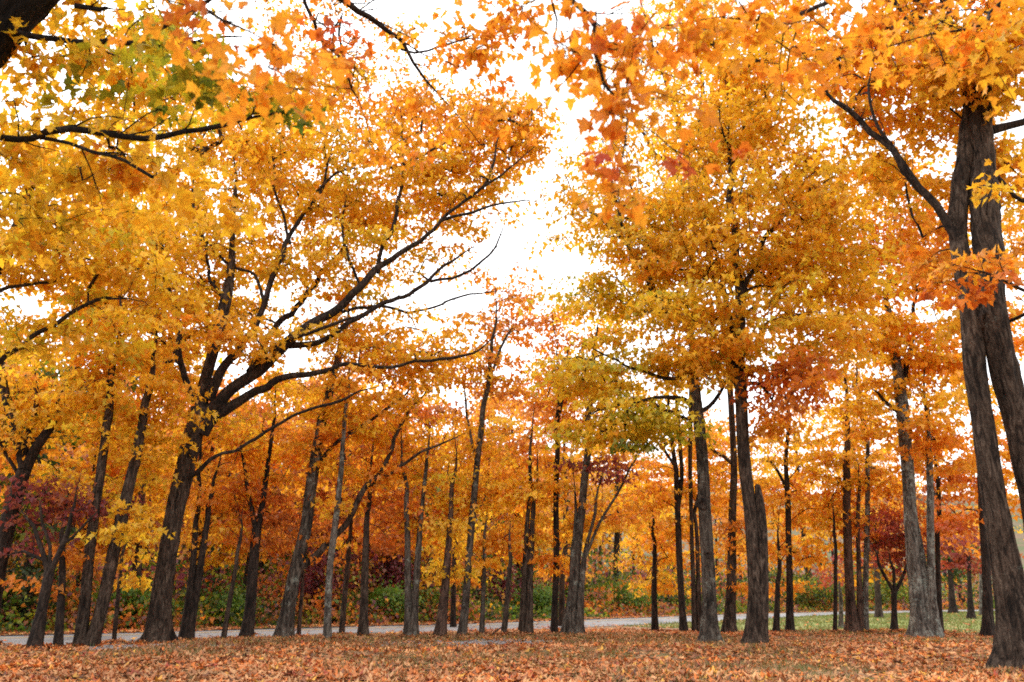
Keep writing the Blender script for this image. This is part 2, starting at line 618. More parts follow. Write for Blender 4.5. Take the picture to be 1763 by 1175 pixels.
# the mown lawn on the right, between the leaf carpet and the road
lx, ly = np.meshgrid(np.linspace(3, 75, 90), np.linspace(22.5, 80, 80))
ld = road_dist(lx.ravel(), ly.ravel()).reshape(lx.shape)


def lawn_edge(x):
    return 24.3 + .8 * np.sin(x * .5) + .5 * np.sin(x * 1.7 + 1) + np.clip(8.2 - x, 0, 10) * 1.5


ok = (ld < -3.0) & (ly > lawn_edge(lx))
li = np.arange(lx.size).reshape(lx.shape)
fok = ok[:-1, :-1] & ok[:-1, 1:] & ok[1:, 1:] & ok[1:, :-1]
lF = np.stack([li[:-1, :-1], li[:-1, 1:], li[1:, 1:], li[1:, :-1]], -1)[fok]
lz = ground_z(lx.ravel(), ly.ravel()) + .02
add_obj('lawn', make_mesh('lawn', np.column_stack([lx.ravel(), ly.ravel(), lz]), lF, M_LAWN, smooth=True), kind='structure')


# ------------------------------------------------------------------ trees
class Skeleton:
    def __init__(s):
        s.P, s.par, s.R, s.D, s.stem = [], [], [], [], []

    def add_stem(s, P, R, attach):
        T = unit(np.gradient(P, axis=0))
        for i in range(len(P)):
            s.P.append(P[i])
            s.par.append(-1)
            s.R.append(R[i])
            s.D.append(T[i])
            s.stem.append(True if attach[i] else None)


def build_tree(name, label, stems, lobes, limbs=(), Y=None, base=None, bark='brown', lod=2, leaf=.15, per=48, spray=.66, back=None, twiglets=3, wscale=1.0, hero=False,
               group=None, category='tree', attach_h=None, flare=.55, twig_sides=3, rmin=.006, world=False, singles=0, extra_limbs=0, rough=None, branch_bark=None, dens=None, sub_tips=10, limb_twigs=True, lump=.07):
    if dens is None:
        dens = 1.6 if hero else .92
    if back is None:
        back = 0.0 if hero else .75
    seed = int(rng.integers(1, 9999))
    if Y is None:
        Y = ground_Y(stems[0][0][1])
    P0 = np.array(stems[0][0][:3], float) if world else at(stems[0][0][0], stems[0][0][1], Y)
    root = add_obj(name, None, loc=(float(P0[0]), float(P0[1]), float(P0[2])), label=label, category=category, group=group)
    org = P0.copy()
    sk = Skeleton()

    def to_world(row):
        if world:
            return np.array(row[:3], float), row[3]
        dY = row[3] if len(row) > 3 else 0.0
        return at(row[0], row[1], Y + dY), row[2] * wscale * (.80 if row[2] > 6 else .95) * m_per_px(row[1], Y + dY) / 2

    hmin = attach_h if attach_h is not None else 0
    side = Soup()
    for kind_, rows_list in (('trunk', stems), ('limb', limbs)):
        for si, rows in enumerate(rows_list):
            pr = [to_world(r) for r in rows]
            C = np.array([np.append(p, r) for p, r in pr])
            grounded = kind_ == 'trunk' and C[0, 2] < .6
            if grounded:
                low = C[0].copy()
                low[:3] -= unit(C[1, :3] - C[0, :3]) * .25
                low[2] = min(low[2], -.2)
                C = np.vstack([low, C])
            seglen = np.linalg.norm(np.diff(C[:, :3], axis=0), axis=1)
            step = (.07 if hero else .28) if kind_ == 'trunk' else (.16 if hero else .35)
            nper = [max(2, int(q / step)) for q in seglen]
            S = catmull(C, nper)
            tl = np.linspace(0, 1, len(S))
            S[:, 3] *= np.where(tl > .8, 1 - .75 * (tl - .8) / .2, 1) if S[-1, 3] < .06 else 1
            S[:, 3] = np.maximum(S[:, 3], .004)
            # a little natural wander
            wob = (vnoise(np.column_stack([np.arange(len(S)) * (.05 if hero else .15), np.full(len(S), si * 3.1), np.full(len(S), seed * .37)]), 5) - .5)
            wob2 = (vnoise(np.column_stack([np.arange(len(S)) * (.05 if hero else .15), np.full(len(S), si * 5.7), np.full(len(S), seed * .71)]), 6) - .5)
            S[:, 0] += wob * .6 * np.minimum(S[:, 3], .12)
            S[:, 1] += wob2 * .8 * np.minimum(S[:, 3], .12)
            if kind_ == 'limb' or S[-1, 3] < .05:          # boughs and leaders kink and wander
                q = np.column_stack([np.arange(len(S)) * step * 1.3, np.full(len(S), si * 7.3), np.full(len(S), seed * .13)])
                env = np.minimum(np.arange(len(S)) * step / .8, 1) * np.minimum(.1, .02 + 1.5 * S[:, 3])
                if kind_ == 'trunk':
                    env = env * np.clip((np.linspace(0, 1, len(S)) - .5) * 3, 0, 1)
                for ax, sd in ((0, 21), (1, 22), (2, 23)):
                    S[:, ax] += ((vnoise(q, sd) - .5) * 2.6 + (vnoise(q * 2.7, sd + 5) - .5) * 1.2) * env
            rmax = S[:, 3].max()
            if kind_ == 'trunk':
                sides = 46 if hero and rmax > .12 else (14 if rmax > .07 else 10)
                V, F = tube(S[:, :3], S[:, 3], sides, bark=(.15 if hero else .10) if rough is None else rough, flare=flare if grounded else 0, seed=seed + si, lump=lump)
            else:
                sides = 12 if hero else 8
                V, F = tube(S[:, :3], S[:, 3], sides, bark=.05, seed=seed + si, lump=.08)
            add_obj(kind_, make_mesh(kind_, V - org, F, BARK[bark if kind_ == 'trunk' else (branch_bark or bark)], smooth=True), parent=root)
            if limb_twigs and rmax < .3 and (kind_ == 'limb' or S[-1, 3] < .03):
                Tn = unit(np.gradient(S[:, :3], axis=0))
                k = int(len(S) * (.3 if kind_ == 'limb' else .72))
                while k < len(S):
                    for q_ in range(1 if rng.random() < .6 else 2):
                        d_ = unit(Tn[k] * .7 + unit(rng.normal(size=3)) * .75 + np.array([0, 0, .25]))
                        L_ = rng.uniform(.25, .95)
                        p_ = [S[k, :3]]
                        for z_ in range(3):
                            d_ = unit(d_ + rng.normal(0, .28, 3))
                            p_.append(p_[-1] + d_ * L_ / 3)
                        r_ = min(.011, S[k, 3] * .6)
                        V2, F2 = tube(np.array(p_), np.array([r_, r_ * .75, r_ * .5, .0025]), 3)
                        side.add(V2 - org, F2)
                        if L_ > .5:
                            d2 = unit(d_ + rng.normal(0, .7, 3))
                            b2 = p_[int(rng.integers(1, 3))]
                            V2, F2 = tube(np.array([b2, b2 + d2 * L_ * .25, b2 + unit(d2 + rng.normal(0, .3, 3)) * L_ * .5]), np.array([r_ * .5, r_ * .4, .002]), 3)
                            side.add(V2 - org, F2)
                    k += max(1, int(rng.uniform(.15, .5) / step))
            stp = max(1, int(.45 / max(step, .05)))
            sub = S[::stp]
            if np.any(sub[-1] != S[-1]):
                sub = np.vstack([sub, S[-1:]])
            sk.add_stem(sub[:, :3], sub[:, 3], sub[:, 2] > hmin)
    # spray centres inside the crown's lobes
    A, Apal, Alob = [], [], []
    for lb in lobes:
        den = dens
        if world:
            cx, cy_, cz, rx, ry, rz, pal, nsp = lb
            c, r = np.array([cx, cy_, cz]), np.array([rx, ry, rz])
        else:
            px, py, rxp, ryp, pal = lb[:5]
            lai = (lb[5] if len(lb) > 5 else 2.0) * den
            dY = (lb[6] if len(lb) > 6 else 0.0) + back
            k = m_per_px(py, Y + dY)
            c = at(px, py, Y + dY)
            dep = lb[7] if len(lb) > 7 else min(max(rxp * k, .8), 3.0)
            r = np.array([rxp * k, dep, ryp * k])
            nsp = lai * math.pi * r[0] * r[2] / (.5 * leaf ** 2 * .62) / per
        nsp = max(2, int(round(nsp)))
        q = unit(rng.normal(size=(nsp, 3))) * rng.uniform(0, 1, (nsp, 1)) ** (1 / 2.6)
        A.append(c + q * r)
        Apal += [pal] * nsp
    A = np.concatenate(A)
    A[:, 2] = np.maximum(A[:, 2], .5)
    # grow branches: each spray is reached from the nearest wood below it
    SP = np.array(sk.P)
    okn = np.array([s is True for s in sk.stem])
    if not okn.any():
        okn[:] = True
    cap = len(SP) + len(A) * 6 + 8
    NP = np.empty((cap, 3))
    NP[:len(SP)] = SP
    valid = np.zeros(cap, bool)
    valid[:len(SP)] = okn
    par = np.full(cap, -1)
    nn = len(SP)
    d0 = np.min(np.linalg.norm(A[:, None, :] - SP[okn][None], axis=2), axis=1)
    chains = []
    ends = np.empty((len(A), 3))
    for ai in np.argsort(d0):
        a = A[ai]
        d = a - NP[:nn]
        dist = np.linalg.norm(d, axis=1)
        cost = dist * (1 + .9 * np.clip(-d[:, 2] / np.maximum(dist, .05) + .15, 0, 2)) + np.where(valid[:nn], 0, 1e6)
        j = int(np.argmin(cost))
        L_ = dist[j]
        nseg = int(np.clip(L_ / .45, 2, 6))
        t = np.linspace(0, 1, nseg + 1)[1:, None]
        lift = np.array([0, 0, .14 * L_])
        jit = rng.normal(0, .055 * L_, (nseg, 3)) * (1 - t) * 1.0
        pts = NP[j] + (a - NP[j]) * t + lift * np.sin(np.pi * t ** .8) + jit
        ids = np.arange(nn, nn + nseg)
        NP[ids] = pts
        par[ids] = np.concatenate([[j], ids[:-1]])
        valid[ids] = True
        nn += nseg
        chains.append((j, ids))
        ends[ai] = pts[-1] - pts[-2] if nseg > 1 else pts[-1] - NP[j]
    tips = np.zeros(nn)
    for j, ids in chains:
        tips[ids[-1]] += 1
    for k in range(nn - 1, -1, -1):
        if par[k] >= 0:
            tips[par[k]] += tips[k]
    stemR = np.zeros(nn)
    stemR[:len(SP)] = sk.R
    rad = rmin * np.maximum(tips, 1) ** .47
    B = Soup()
    own = {}                      # wood that hangs together on one bough is one part
    owner = np.full(nn, -1)
    for ci, (j, ids) in enumerate(chains):
        top = owner[j] if j >= len(SP) else ci
        owner[ids] = top
        pth = np.vstack([NP[j], NP[ids]])
        r0 = min(rad[ids[0]] * 1.1, stemR[j] * .7 if j < len(SP) else rad[j])
        rr = np.concatenate([[r0], np.minimum(rad[ids], r0)])
        rr[-1] *= .6
        if len(pth) > 2:
            cc = catmull(np.column_stack([pth, rr]), 2)
            pth, rr = cc[:, :3], np.maximum(cc[:, 3], .003)
        V, F = tube(pth, rr, 6 if r0 > .03 else (4 if r0 > .014 else twig_sides))
        first = chains[top][1][0]
        if sub_tips and tips[first] >= sub_tips:
            own.setdefault(top, Soup()).add(V - org, F)
        else:
            B.add(V - org, F)
    for k_ in range(extra_limbs):      # bare twigs at the top
        k = int(rng.integers(len(SP), nn))
        L_ = rng.uniform(.5, 1.4)
        dirn = unit(unit(NP[k] - NP[par[k]]) + np.array([0, 0, .7]) + rng.normal(0, .35, 3))
        t = np.linspace(0, 1, 5)[:, None]
        V, F = tube(NP[k] + dirn * L_ * t + rng.normal(0, .05, (5, 3)) * t, np.linspace(.008, .003, 5), 3)
        B.add(V - org, F)
    bb = BARK[branch_bark or bark]
    for sp_ in own.values():
        V, F, _ = sp_.get()
        add_obj('branch', make_mesh('branch', V, F, bb, smooth=True), parent=root)
    if side.n:
        V, F, _ = side.get()
        B.add(V, F)
    if B.n:
        V, F, _ = B.get()
        add_obj('twigs', make_mesh('twigs', V, F, bb, smooth=True), parent=root, kind='stuff')
    # leaves
    pos, tip, nor, siz, clr, = [], [], [], [], []
    for ai in range(len(A)):
        n = max(4, int(per * rng.uniform(.6, 1.4)))
        dirn = ends[ai]
        az0 = math.atan2(dirn[1], dirn[0])
        rr = spray * rng.uniform(.65, 1.25)
        ang = rng.uniform(0, 2 * np.pi, n)
        rad_ = rr * np.sqrt(rng.uniform(.02, 1, n))
        lx_ = np.cos(ang) * rad_ * 1.25
        ly_ = np.sin(ang) * rad_ * .8
        dz = rng.normal(0, .055, n) * rr / .5 - .22 * (rad_ / rr) ** 2 * rr - .05
        tilt = rng.normal(0, .25)
        ca, sa = math.cos(az0), math.sin(az0)
        off = np.column_stack([ca * lx_ - sa * ly_, sa * lx_ + ca * ly_, dz + tilt * lx_ * .5])
        pos.append(A[ai] + off)
        tp, nr = hang_frames(n, np.arctan2(off[:, 1], off[:, 0]))
        tip.append(tp)
        nor.append(nr)
        siz.append(leaf * rng.uniform(.6, 1.2, n))
        base_c = pick_cols(Apal[ai], 1)[0]
        clr.append(pick_cols(Apal[ai], n, base_c, .6))
    if twiglets:                  # the fine twigs that carry the leaves
        a0, a1 = [], []
        for ai in range(len(A)):
            k_ = rng.integers(0, len(pos[ai]), twiglets)
            a0.append(np.repeat(A[ai][None], twiglets, 0))
            a1.append(pos[ai][k_])
        a0, a1 = np.concatenate(a0), np.concatenate(a1)
        dv = unit(a1 - a0)
        e1 = unit(np.cross(dv, np.array([.3, .2, 1.0])))
        e2 = np.cross(dv, e1)
        w0 = rmin * .7
        ring = [(math.cos(q), math.sin(q)) for q in (0, 2.094, 4.189)]
        mid = (a0 + a1) / 2 + rng.normal(0, .04, a0.shape)
        TV = np.stack([a0 + w0 * (c_ * e1 + s_ * e2) for c_, s_ in ring] + [mid + w0 * .7 * (c_ * e1 + s_ * e2) for c_, s_ in ring] + [a1 + w0 * .35 * (c_ * e1 + s_ * e2) for c_, s_ in ring], 1).reshape(-1, 3)
        qf = np.array([(0, 1, 4, 3), (1, 2, 5, 4), (2, 0, 3, 5), (3, 4, 7, 6), (4, 5, 8, 7), (5, 3, 6, 8)])
        TF = (qf[None] + (np.arange(len(a0)) * 9)[:, None, None]).reshape(-1, 4)
        add_obj('twiglets', make_mesh('twiglets', TV - org, TF, bb), parent=root, kind='stuff')
    pos, tip, nor, siz, clr = (np.concatenate(q) for q in (pos, tip, nor, siz, clr))
    crown_mask = np.ones(len(pos), bool)
    big = np.array([], int)
    if singles:
        px, py, zc = project(pos)
        inside = (px > 5) & (px < PW - 5) & (py > 5) & (py < PH - 5) & (zc > .5)
        score = np.where(inside, siz / np.maximum(zc, .3), 0)
        big = np.argsort(-score)[:singles]
        big = big[score[big] > 0]
        crown_mask[big] = False
    cm = crown_mask
    V, F, C = leaves_mesh(pos[cm], tip[cm], nor[cm], siz[cm], clr[cm], lod)
    crown = add_obj('crown', make_mesh('crown', V - org, F, M_LEAF, colors=C), parent=root, kind='stuff' if singles else None)
    for b_ in big:
        V, F, C = leaves_mesh(pos[b_:b_ + 1], tip[b_:b_ + 1], nor[b_:b_ + 1], siz[b_:b_ + 1], clr[b_:b_ + 1], 0)
        add_obj('leaf', make_mesh('leaf', V - pos[b_], F, M_LEAF, colors=C), parent=crown, loc=tuple(pos[b_] - org))
    global N_LEAF
    N_LEAF += len(pos)
    return root, org


N_LEAF = 0
MT = 'maple_tree'
G_FRONT = 'maples in front of the road'

# --- the two great maples close by
big_left, _ = build_tree(MT, 'broad old maple with thick leaning trunk and long dark limbs reaching over the centre',
    [[(268, 1108, 46), (278, 1040, 43), (288, 970, 41), (298, 900, 40), (314, 830, 42), (330, 760, 42), (345, 705, 44)],
     [(345, 715, 30), (352, 660, 26), (368, 600, 24), (388, 520, 26), (395, 480, 20), (400, 420, 14), (405, 340, 9), (400, 250, 5)]],
    [(330, 470, 170, 110, 'gold', 2.0), (520, 330, 150, 110, 'gold', 1.7), (700, 300, 130, 100, 'amber', 1.5), (840, 230, 90, 80, 'amber', 1.3), (905, 220, 60, 70, 'amber', 1.1), (880, 330, 60, 50, 'gold', .5), (780, 330, 90, 60, 'gold', 1.1), (760, 610, 90, 35, 'amber', 1.0), (580, 660, 80, 25, 'amber', .9, -.7),
     (600, 460, 140, 70, 'gold', 1.1), (400, 570, 100, 45, 'amber', 1.5, -2.2), (640, 590, 130, 50, 'amber', 1.0), (290, 610, 70, 55, 'amber', 1.4, 0),
     (430, 230, 130, 80, 'gold', 1.5), (720, 170, 120, 60, 'orange', 1.0), (560, 180, 110, 70, 'gold', 1.1), (780, 420, 60, 40, 'gold', .6),
     (260, 380, 120, 90, 'gold', 1.6, 1), (560, 40, 160, 60, 'orange', .5, 2), (300, 200, 140, 80, 'gold', 1.4, 2), (220, 520, 90, 60, 'gold', 1.6)],
    limbs=[[(345, 748, 30), (372, 708, 26), (410, 686, 22), (455, 665, 18), (500, 652, 15), (560, 641, 12, .1), (640, 631, 9, .2), (720, 625, 7, .3), (800, 607, 6, .3), (850, 580, 4, .3), (885, 566, 3, .3)],
           [(352, 715, 36), (380, 690, 30), (430, 640, 26), (500, 588, 24), (560, 540, 20), (620, 493, 17), (660, 462, 15), (705, 430, 11), (760, 380, 8), (830, 325, 6), (880, 290, 5), (940, 235, 3)],
           [(358, 690, 26), (385, 640, 22), (420, 590, 17), (445, 540, 14), (465, 480, 13), (490, 430, 11), (520, 370, 9), (550, 320, 7), (580, 230, 4)],
           [(498, 595, 16), (540, 590, 13), (600, 560, 11), (660, 525, 10), (720, 500, 9), (760, 468, 7), (795, 440, 5), (828, 415, 3)],
           [(650, 470, 11), (656, 435, 9), (672, 390, 9), (683, 330, 8), (690, 285, 8), (694, 240, 5), (690, 180, 3)],
           [(430, 640, 15), (470, 570, 14, 1.5), (520, 510, 13, 2), (560, 470, 10, 2.4), (600, 400, 7, 2.6), (620, 330, 4, 2.8)],
           [(455, 520, 8), (440, 470, 7), (400, 450, 6), (340, 405, 4), (310, 380, 2)], [(500, 420, 7), (482, 360, 5), (470, 300, 4), (465, 240, 2)], [(690, 285, 7), (730, 268, 5), (770, 240, 4), (800, 205, 2)],
           [(688, 300, 6), (650, 270, 5), (625, 230, 3)], [(760, 380, 7), (800, 368, 6), (860, 350, 4), (930, 345, 2)], [(830, 325, 6), (850, 280, 5), (862, 220, 2)], [(545, 330, 6), (580, 300, 5), (620, 290, 3)], [(430, 640, 10), (470, 600, 9, -.4), (520, 575, 8, -.6), (580, 560, 6, -.7), (640, 535, 3, -.7)],
           [(388, 520, 9), (360, 470, 7), (350, 420, 6), (330, 350, 4), (335, 280, 2)], [(620, 493, 7), (600, 440, 6), (590, 380, 4), (600, 320, 2)],
           [(740, 485, 6, .4), (800, 470, 5, .5), (850, 430, 4, .6), (872, 380, 2, .6)], [(560, 545, 8, .6), (640, 530, 6, 1), (720, 535, 5, 1.2), (800, 512, 4, 1.3), (880, 500, 2, 1.3)],
           [(335, 690, 16), (310, 620, 13), (300, 540, 12), (290, 500, 10), (280, 470, 6), (265, 400, 4)],
           [(318, 825, 13), (345, 812, 11, -.3), (385, 782, 8, -.5), (440, 755, 8, -.6), (500, 722, 7, -.6), (560, 696, 6, -.6), (620, 674, 5, -.6), (672, 662, 3, -.6)]],
    bark='brown', branch_bark='dark', hero=True, leaf=.155, attach_h=5.2, extra_limbs=60, flare=1.0, rmin=.0085, back=1.3, twiglets=3, wscale=.93)

build_tree(MT, 'twin-stemmed maple with furrowed dark bark at the right edge, nearest trunk in view',
    [[(1752, 1152, 80), (1748, 1080, 66), (1738, 1000, 60), (1722, 920, 54), (1706, 820, 47), (1690, 720, 42), (1674, 620, 40), (1663, 520, 37), (1655, 420, 34), (1652, 320, 32), (1655, 240, 28), (1660, 160, 20), (1640, 60, 14), (1600, -60, 8)],
     [(1790, 1150, 60, .25), (1795, 1000, 56, .1), (1782, 860, 54, -.05), (1758, 760, 54, -.1), (1738, 680, 55, -.1), (1722, 600, 55, -.1), (1708, 520, 54, -.1), (1702, 430, 54, -.1), (1697, 330, 54, -.1), (1692, 250, 46, -.1), (1690, 190, 40, -.1), (1680, 120, 22, -.1), (1640, 40, 14), (1610, -60, 8)]],
    [(1600, 150, 150, 80, 'amber', 1.8, 0), (1700, 90, 110, 90, 'amber', 2.2, -1.8), (1500, 90, 110, 80, 'orange', 1.5, 0), (1735, 300, 50, 90, 'amber', 1.3, .8),
     (1560, 300, 80, 60, 'amber', 1.2, .5), (1600, -60, 260, 90, 'orange', 1.2), (1680, 480, 70, 34, 'deep', .8, -2.4, .6), (1640, 450, 35, 22, 'orange', .6, -2.2, .5), (1720, 430, 40, 30, 'orange', .6, -2.0, .5), (1640, 640, 40, 30, 'orange', .7, .2), (1690, 330, 40, 40, 'amber', .5, -1.8, .6), (1600, 420, 60, 50, 'orange', .9, .2), (1640, 560, 40, 30, 'amber', 1.0, .8), (1745, 480, 30, 60, 'orange', .9, 1.2), (1480, 220, 60, 50, 'amber', 1.0)],
    limbs=[[(1665, 440, 22), (1640, 400, 19), (1618, 365, 18), (1590, 330, 17), (1560, 290, 16), (1530, 250, 14), (1500, 225, 13), (1465, 188, 12), (1440, 170, 11), (1408, 138, 8)],
           [(1708, 225, 20), (1740, 215, 17), (1790, 205, 14), (1850, 190, 8)], [(1690, 200, 24), (1650, 120, 18), (1610, 90, 15), (1570, 40, 12), (1545, 0, 9), (1500, -60, 5)],
           [(1590, 330, 9), (1550, 270, 8), (1515, 220, 7), (1500, 160, 5), (1505, 100, 3)],
           [(1712, 300, 10), (1740, 330, 9), (1763, 345, 8), (1820, 350, 5)], [(1725, 560, 8), (1790, 520, 7, -.8), (1745, 490, 6, -1.4), (1690, 470, 5, -1.6), (1640, 455, 3, -1.4)]],
    bark='brown', branch_bark='dark', hero=True, leaf=.14, lod=1, attach_h=5.5, flare=.4, per=36, spray=.5, rmin=.006, singles=300, back=.9, twiglets=4, lump=.13)

build_tree(MT, 'tall golden maple with a smooth dark trunk and a dead stump grown onto its side',
    [[(1298, 1112, 42), (1299, 1060, 37), (1298, 1000, 34), (1294, 930, 33), (1288, 850, 32), (1282, 770, 31), (1276, 690, 29), (1273, 610, 27), (1275, 530, 24), (1270, 440, 18), (1262, 350, 13), (1258, 240, 9), (1250, 120, 5)],
     [(1308, 1110, 30, -.05), (1312, 1000, 24, -.1), (1312, 920, 23, -.12), (1309, 875, 21, -.12), (1306, 850, 18, -.1), (1304, 836, 14, -.08)],
     [(1285, 700, 16, .3), (1262, 640, 17, .3), (1258, 560, 14, .3), (1240, 470, 10, .3), (1220, 380, 6, .3)]],
    [(1290, 400, 190, 130, 'gold', 1.6), (1270, 230, 140, 120, 'gold', 2.0), (1170, 420, 110, 100, 'gold', 1.5), (1410, 460, 110, 110, 'gold', 1.8),
     (1330, 560, 150, 80, 'gold', 1.5, -1), (1180, 540, 110, 60, 'limegold', 1.2, -1), (1360, 660, 70, 60, 'deep', 1.8, -1.6), (1420, 600, 80, 60, 'amber', 1.4),
     (1230, 620, 90, 40, 'amber', 1.2, -1), (1330, 730, 40, 35, 'orange', 1.2, -.6), (1340, 120, 110, 80, 'gold', 1.2), (1240, 60, 140, 80, 'gold', 1.0), (1390, 320, 100, 70, 'gold', 1.4)],
    limbs=[[(1272, 545, 14), (1300, 450, 12), (1340, 390, 11), (1385, 345, 12), (1432, 312, 10)], [(1268, 560, 12), (1220, 545, 10), (1160, 545, 9), (1110, 540, 5)]],
    bark='brown', branch_bark='dark', hero=True, leaf=.155, attach_h=5.8, flare=.75, rough=.05, rmin=.008, back=.7, twiglets=4, wscale=.86)

build_tree(MT, 'straight maple with grey lichen up its trunk and a yellow-green crown spreading left',
    [[(1222, 1108, 32), (1223, 1050, 29), (1221, 990, 27), (1217, 920, 25), (1213, 850, 24), (1208, 770, 22), (1203, 705, 23), (1196, 640, 15), (1188, 570, 14), (1160, 530, 14), (1128, 505, 14), (1107, 458, 13), (1084, 418, 11), (1050, 388, 8), (1000, 350, 5), (955, 318, 3)]],
    [(1060, 640, 120, 60, 'limegold', 1.6), (1110, 720, 110, 50, 'greenish', .6, -1), (1110, 715, 110, 50, 'limegold', 1.1, -.6), (1090, 500, 100, 70, 'limegold', 1.4), (1005, 385, 95, 60, 'goldgreen', 1.0), (1050, 300, 90, 60, 'gold', 1.0, 1), (1000, 500, 60, 50, 'limegold', .7),
     (1190, 640, 90, 50, 'goldgreen', 1.4), (1000, 740, 70, 40, 'limegold', 1.0), (1140, 380, 80, 70, 'limegold', 1.2), (1000, 620, 60, 40, 'limegold', .8)],
    limbs=[[(1202, 705, 14), (1180, 690, 12), (1150, 690, 9), (1110, 690, 7), (1060, 700, 5), (1010, 720, 3)], [(1206, 708, 12), (1222, 700, 9), (1238, 678, 8), (1248, 655, 5)],
           [(1205, 725, 9), (1170, 718, 7), (1140, 705, 6), (1120, 690, 4)], [(1195, 640, 9), (1150, 650, 8), (1110, 640, 6), (1060, 620, 4), (1000, 590, 3)], [(1085, 420, 8), (1072, 390, 7), (1060, 340, 5), (1040, 280, 3)]],
    bark='lichen', branch_bark='dark', hero=True, leaf=.15, attach_h=5.6, flare=1.0, rmin=.008, back=.6, twiglets=4)

# --- near maples that stand outside the picture and hang their boughs into it
build_tree(MT, 'dark thick maple leaning in at the upper left corner with long level boughs',
    [[(-400, 1257, 150), (-385, 900, 138), (-320, 560, 130), (-200, 300, 126), (-85, 120, 124), (10, 8, 118), (110, -70, 92), (200, -160, 60), (300, -300, 32)]],
    [(180, 30, 130, 45, 'goldgreen', 1.2, .8), (230, 145, 170, 50, 'goldgreen', 1.2, .9), (320, 110, 80, 45, 'greenish', 1.8, -.4), (200, 150, 90, 35, 'greenish', .7, .3), (470, 190, 60, 30, 'greenish', .7, .3), (90, 290, 170, 55, 'gold', 1.5, .8), (440, 175, 80, 35, 'goldgreen', 1.3, .6),
     (280, 275, 120, 40, 'amber', 1.2, .8), (60, 150, 70, 50, 'gold', 1.0, .8), (330, 330, 80, 40, 'gold', 1.0), (20, 380, 90, 50, 'goldgreen', 1.3, 1), (100, -120, 250, 120, 'gold', 1.0)],
    limbs=[[(10, 40, 22), (40, 54, 15), (110, 60, 13), (190, 63, 12), (290, 58, 10), (360, 62, 8), (440, 66, 4)], [(-190, 290, 26), (-60, 245, 18), (0, 231, 15), (60, 236, 14), (125, 219, 15), (180, 224, 14), (240, 228, 13), (310, 225, 11), (400, 209, 9), (450, 196, 8), (492, 190, 4)],
           [(60, 236, 9), (120, 248, 8), (165, 264, 8), (215, 278, 7), (262, 303, 6), (308, 332, 3)], [(265, 54, 9), (300, 35, 9), (345, 5, 8), (400, -40, 5)], [(130, 10, 12), (170, 20, 10), (190, 18, 8)]],
    Y=7.0, bark='black', hero=True, leaf=.125, lod=1, attach_h=3.0, flare=.6, per=22, spray=.34, rmin=.004, singles=300, twiglets=5)


def wl(px, py, Y):
    return tuple(at(px, py, Y))


build_tree(MT, 'overhanging maple whose orange sprays and thin boughs enter from the top centre',
    [[(-4.6, 1.2, 0, .24), (-4.5, 1.4, 2, .20), (-4.2, 1.9, 4.5, .17), (-3.7, 2.6, 7, .13), (-3.2, 3.2, 9, .08), (-3, 3.6, 10.5, .03)]],
    [(*wl(300, 20, 4.2), .45, .4, .22, 'vivid', 6), (*wl(470, 70, 4.0), .35, .4, .28, 'vivid', 7), (*wl(400, 120, 4.0), .22, .3, .2, 'vivid', 3), (*wl(560, 40, 6.4), .4, .5, .5, 'deep', 8),
     (*wl(800, 60, 7.6), .6, .6, .5, 'vivid', 20), (*wl(860, 20, 7.0), .5, .5, .35, 'vivid', 12), (*wl(740, 200, 7.8), .5, .5, .5, 'orange', 12), (*wl(840, 200, 7.8), .35, .5, .4, 'vivid', 9), (*wl(600, 140, 7.4), .35, .4, .3, 'orange', 5), (*wl(625, 225, 7.6), .3, .4, .3, 'orange', 4),
     (-3, 4, 9.5, 2.0, 2.0, 1.2, 'vivid', 50)],
    limbs=[[(-4.0, 2.2, 5.4, .09), (*wl(440, -130, 6.5), .06), (*wl(530, -30, 6.9), .042), (*wl(590, 12, 7.1), .036), (*wl(640, 35, 7.3), .032), (*wl(690, 85, 7.5), .022), (*wl(740, 140, 7.6), .018), (*wl(790, 200, 7.7), .010), (*wl(830, 250, 7.8), .005)],
           [(-4.0, 2.2, 5.2, .06), (*wl(470, -100, 6.5), .035), (*wl(525, 0, 6.9), .02), (*wl(545, 45, 7.0), .018), (*wl(562, 75, 7.1), .016), (*wl(590, 105, 7.2), .013), (*wl(612, 150, 7.3), .011), (*wl(622, 185, 7.4), .009), (*wl(636, 232, 7.5), .005)],
           [(-4.2, 1.9, 3.6, .05), (-2.9, 3.0, 3.9, .03), (*wl(250, -30, 4.1), .018), (*wl(340, 10, 4.1), .012), (*wl(430, 60, 4.0), .007), (*wl(490, 100, 4.0), .004)],
           [(*wl(690, 85, 7.5), .014), (*wl(740, 90, 7.5), .012), (*wl(800, 70, 7.5), .009), (*wl(880, 60, 7.5), .005)]],
    world=True, bark='dark', hero=False, leaf=.094, lod=1, twiglets=4, attach_h=3.0, per=15, spray=.26, rmin=.003, singles=280)

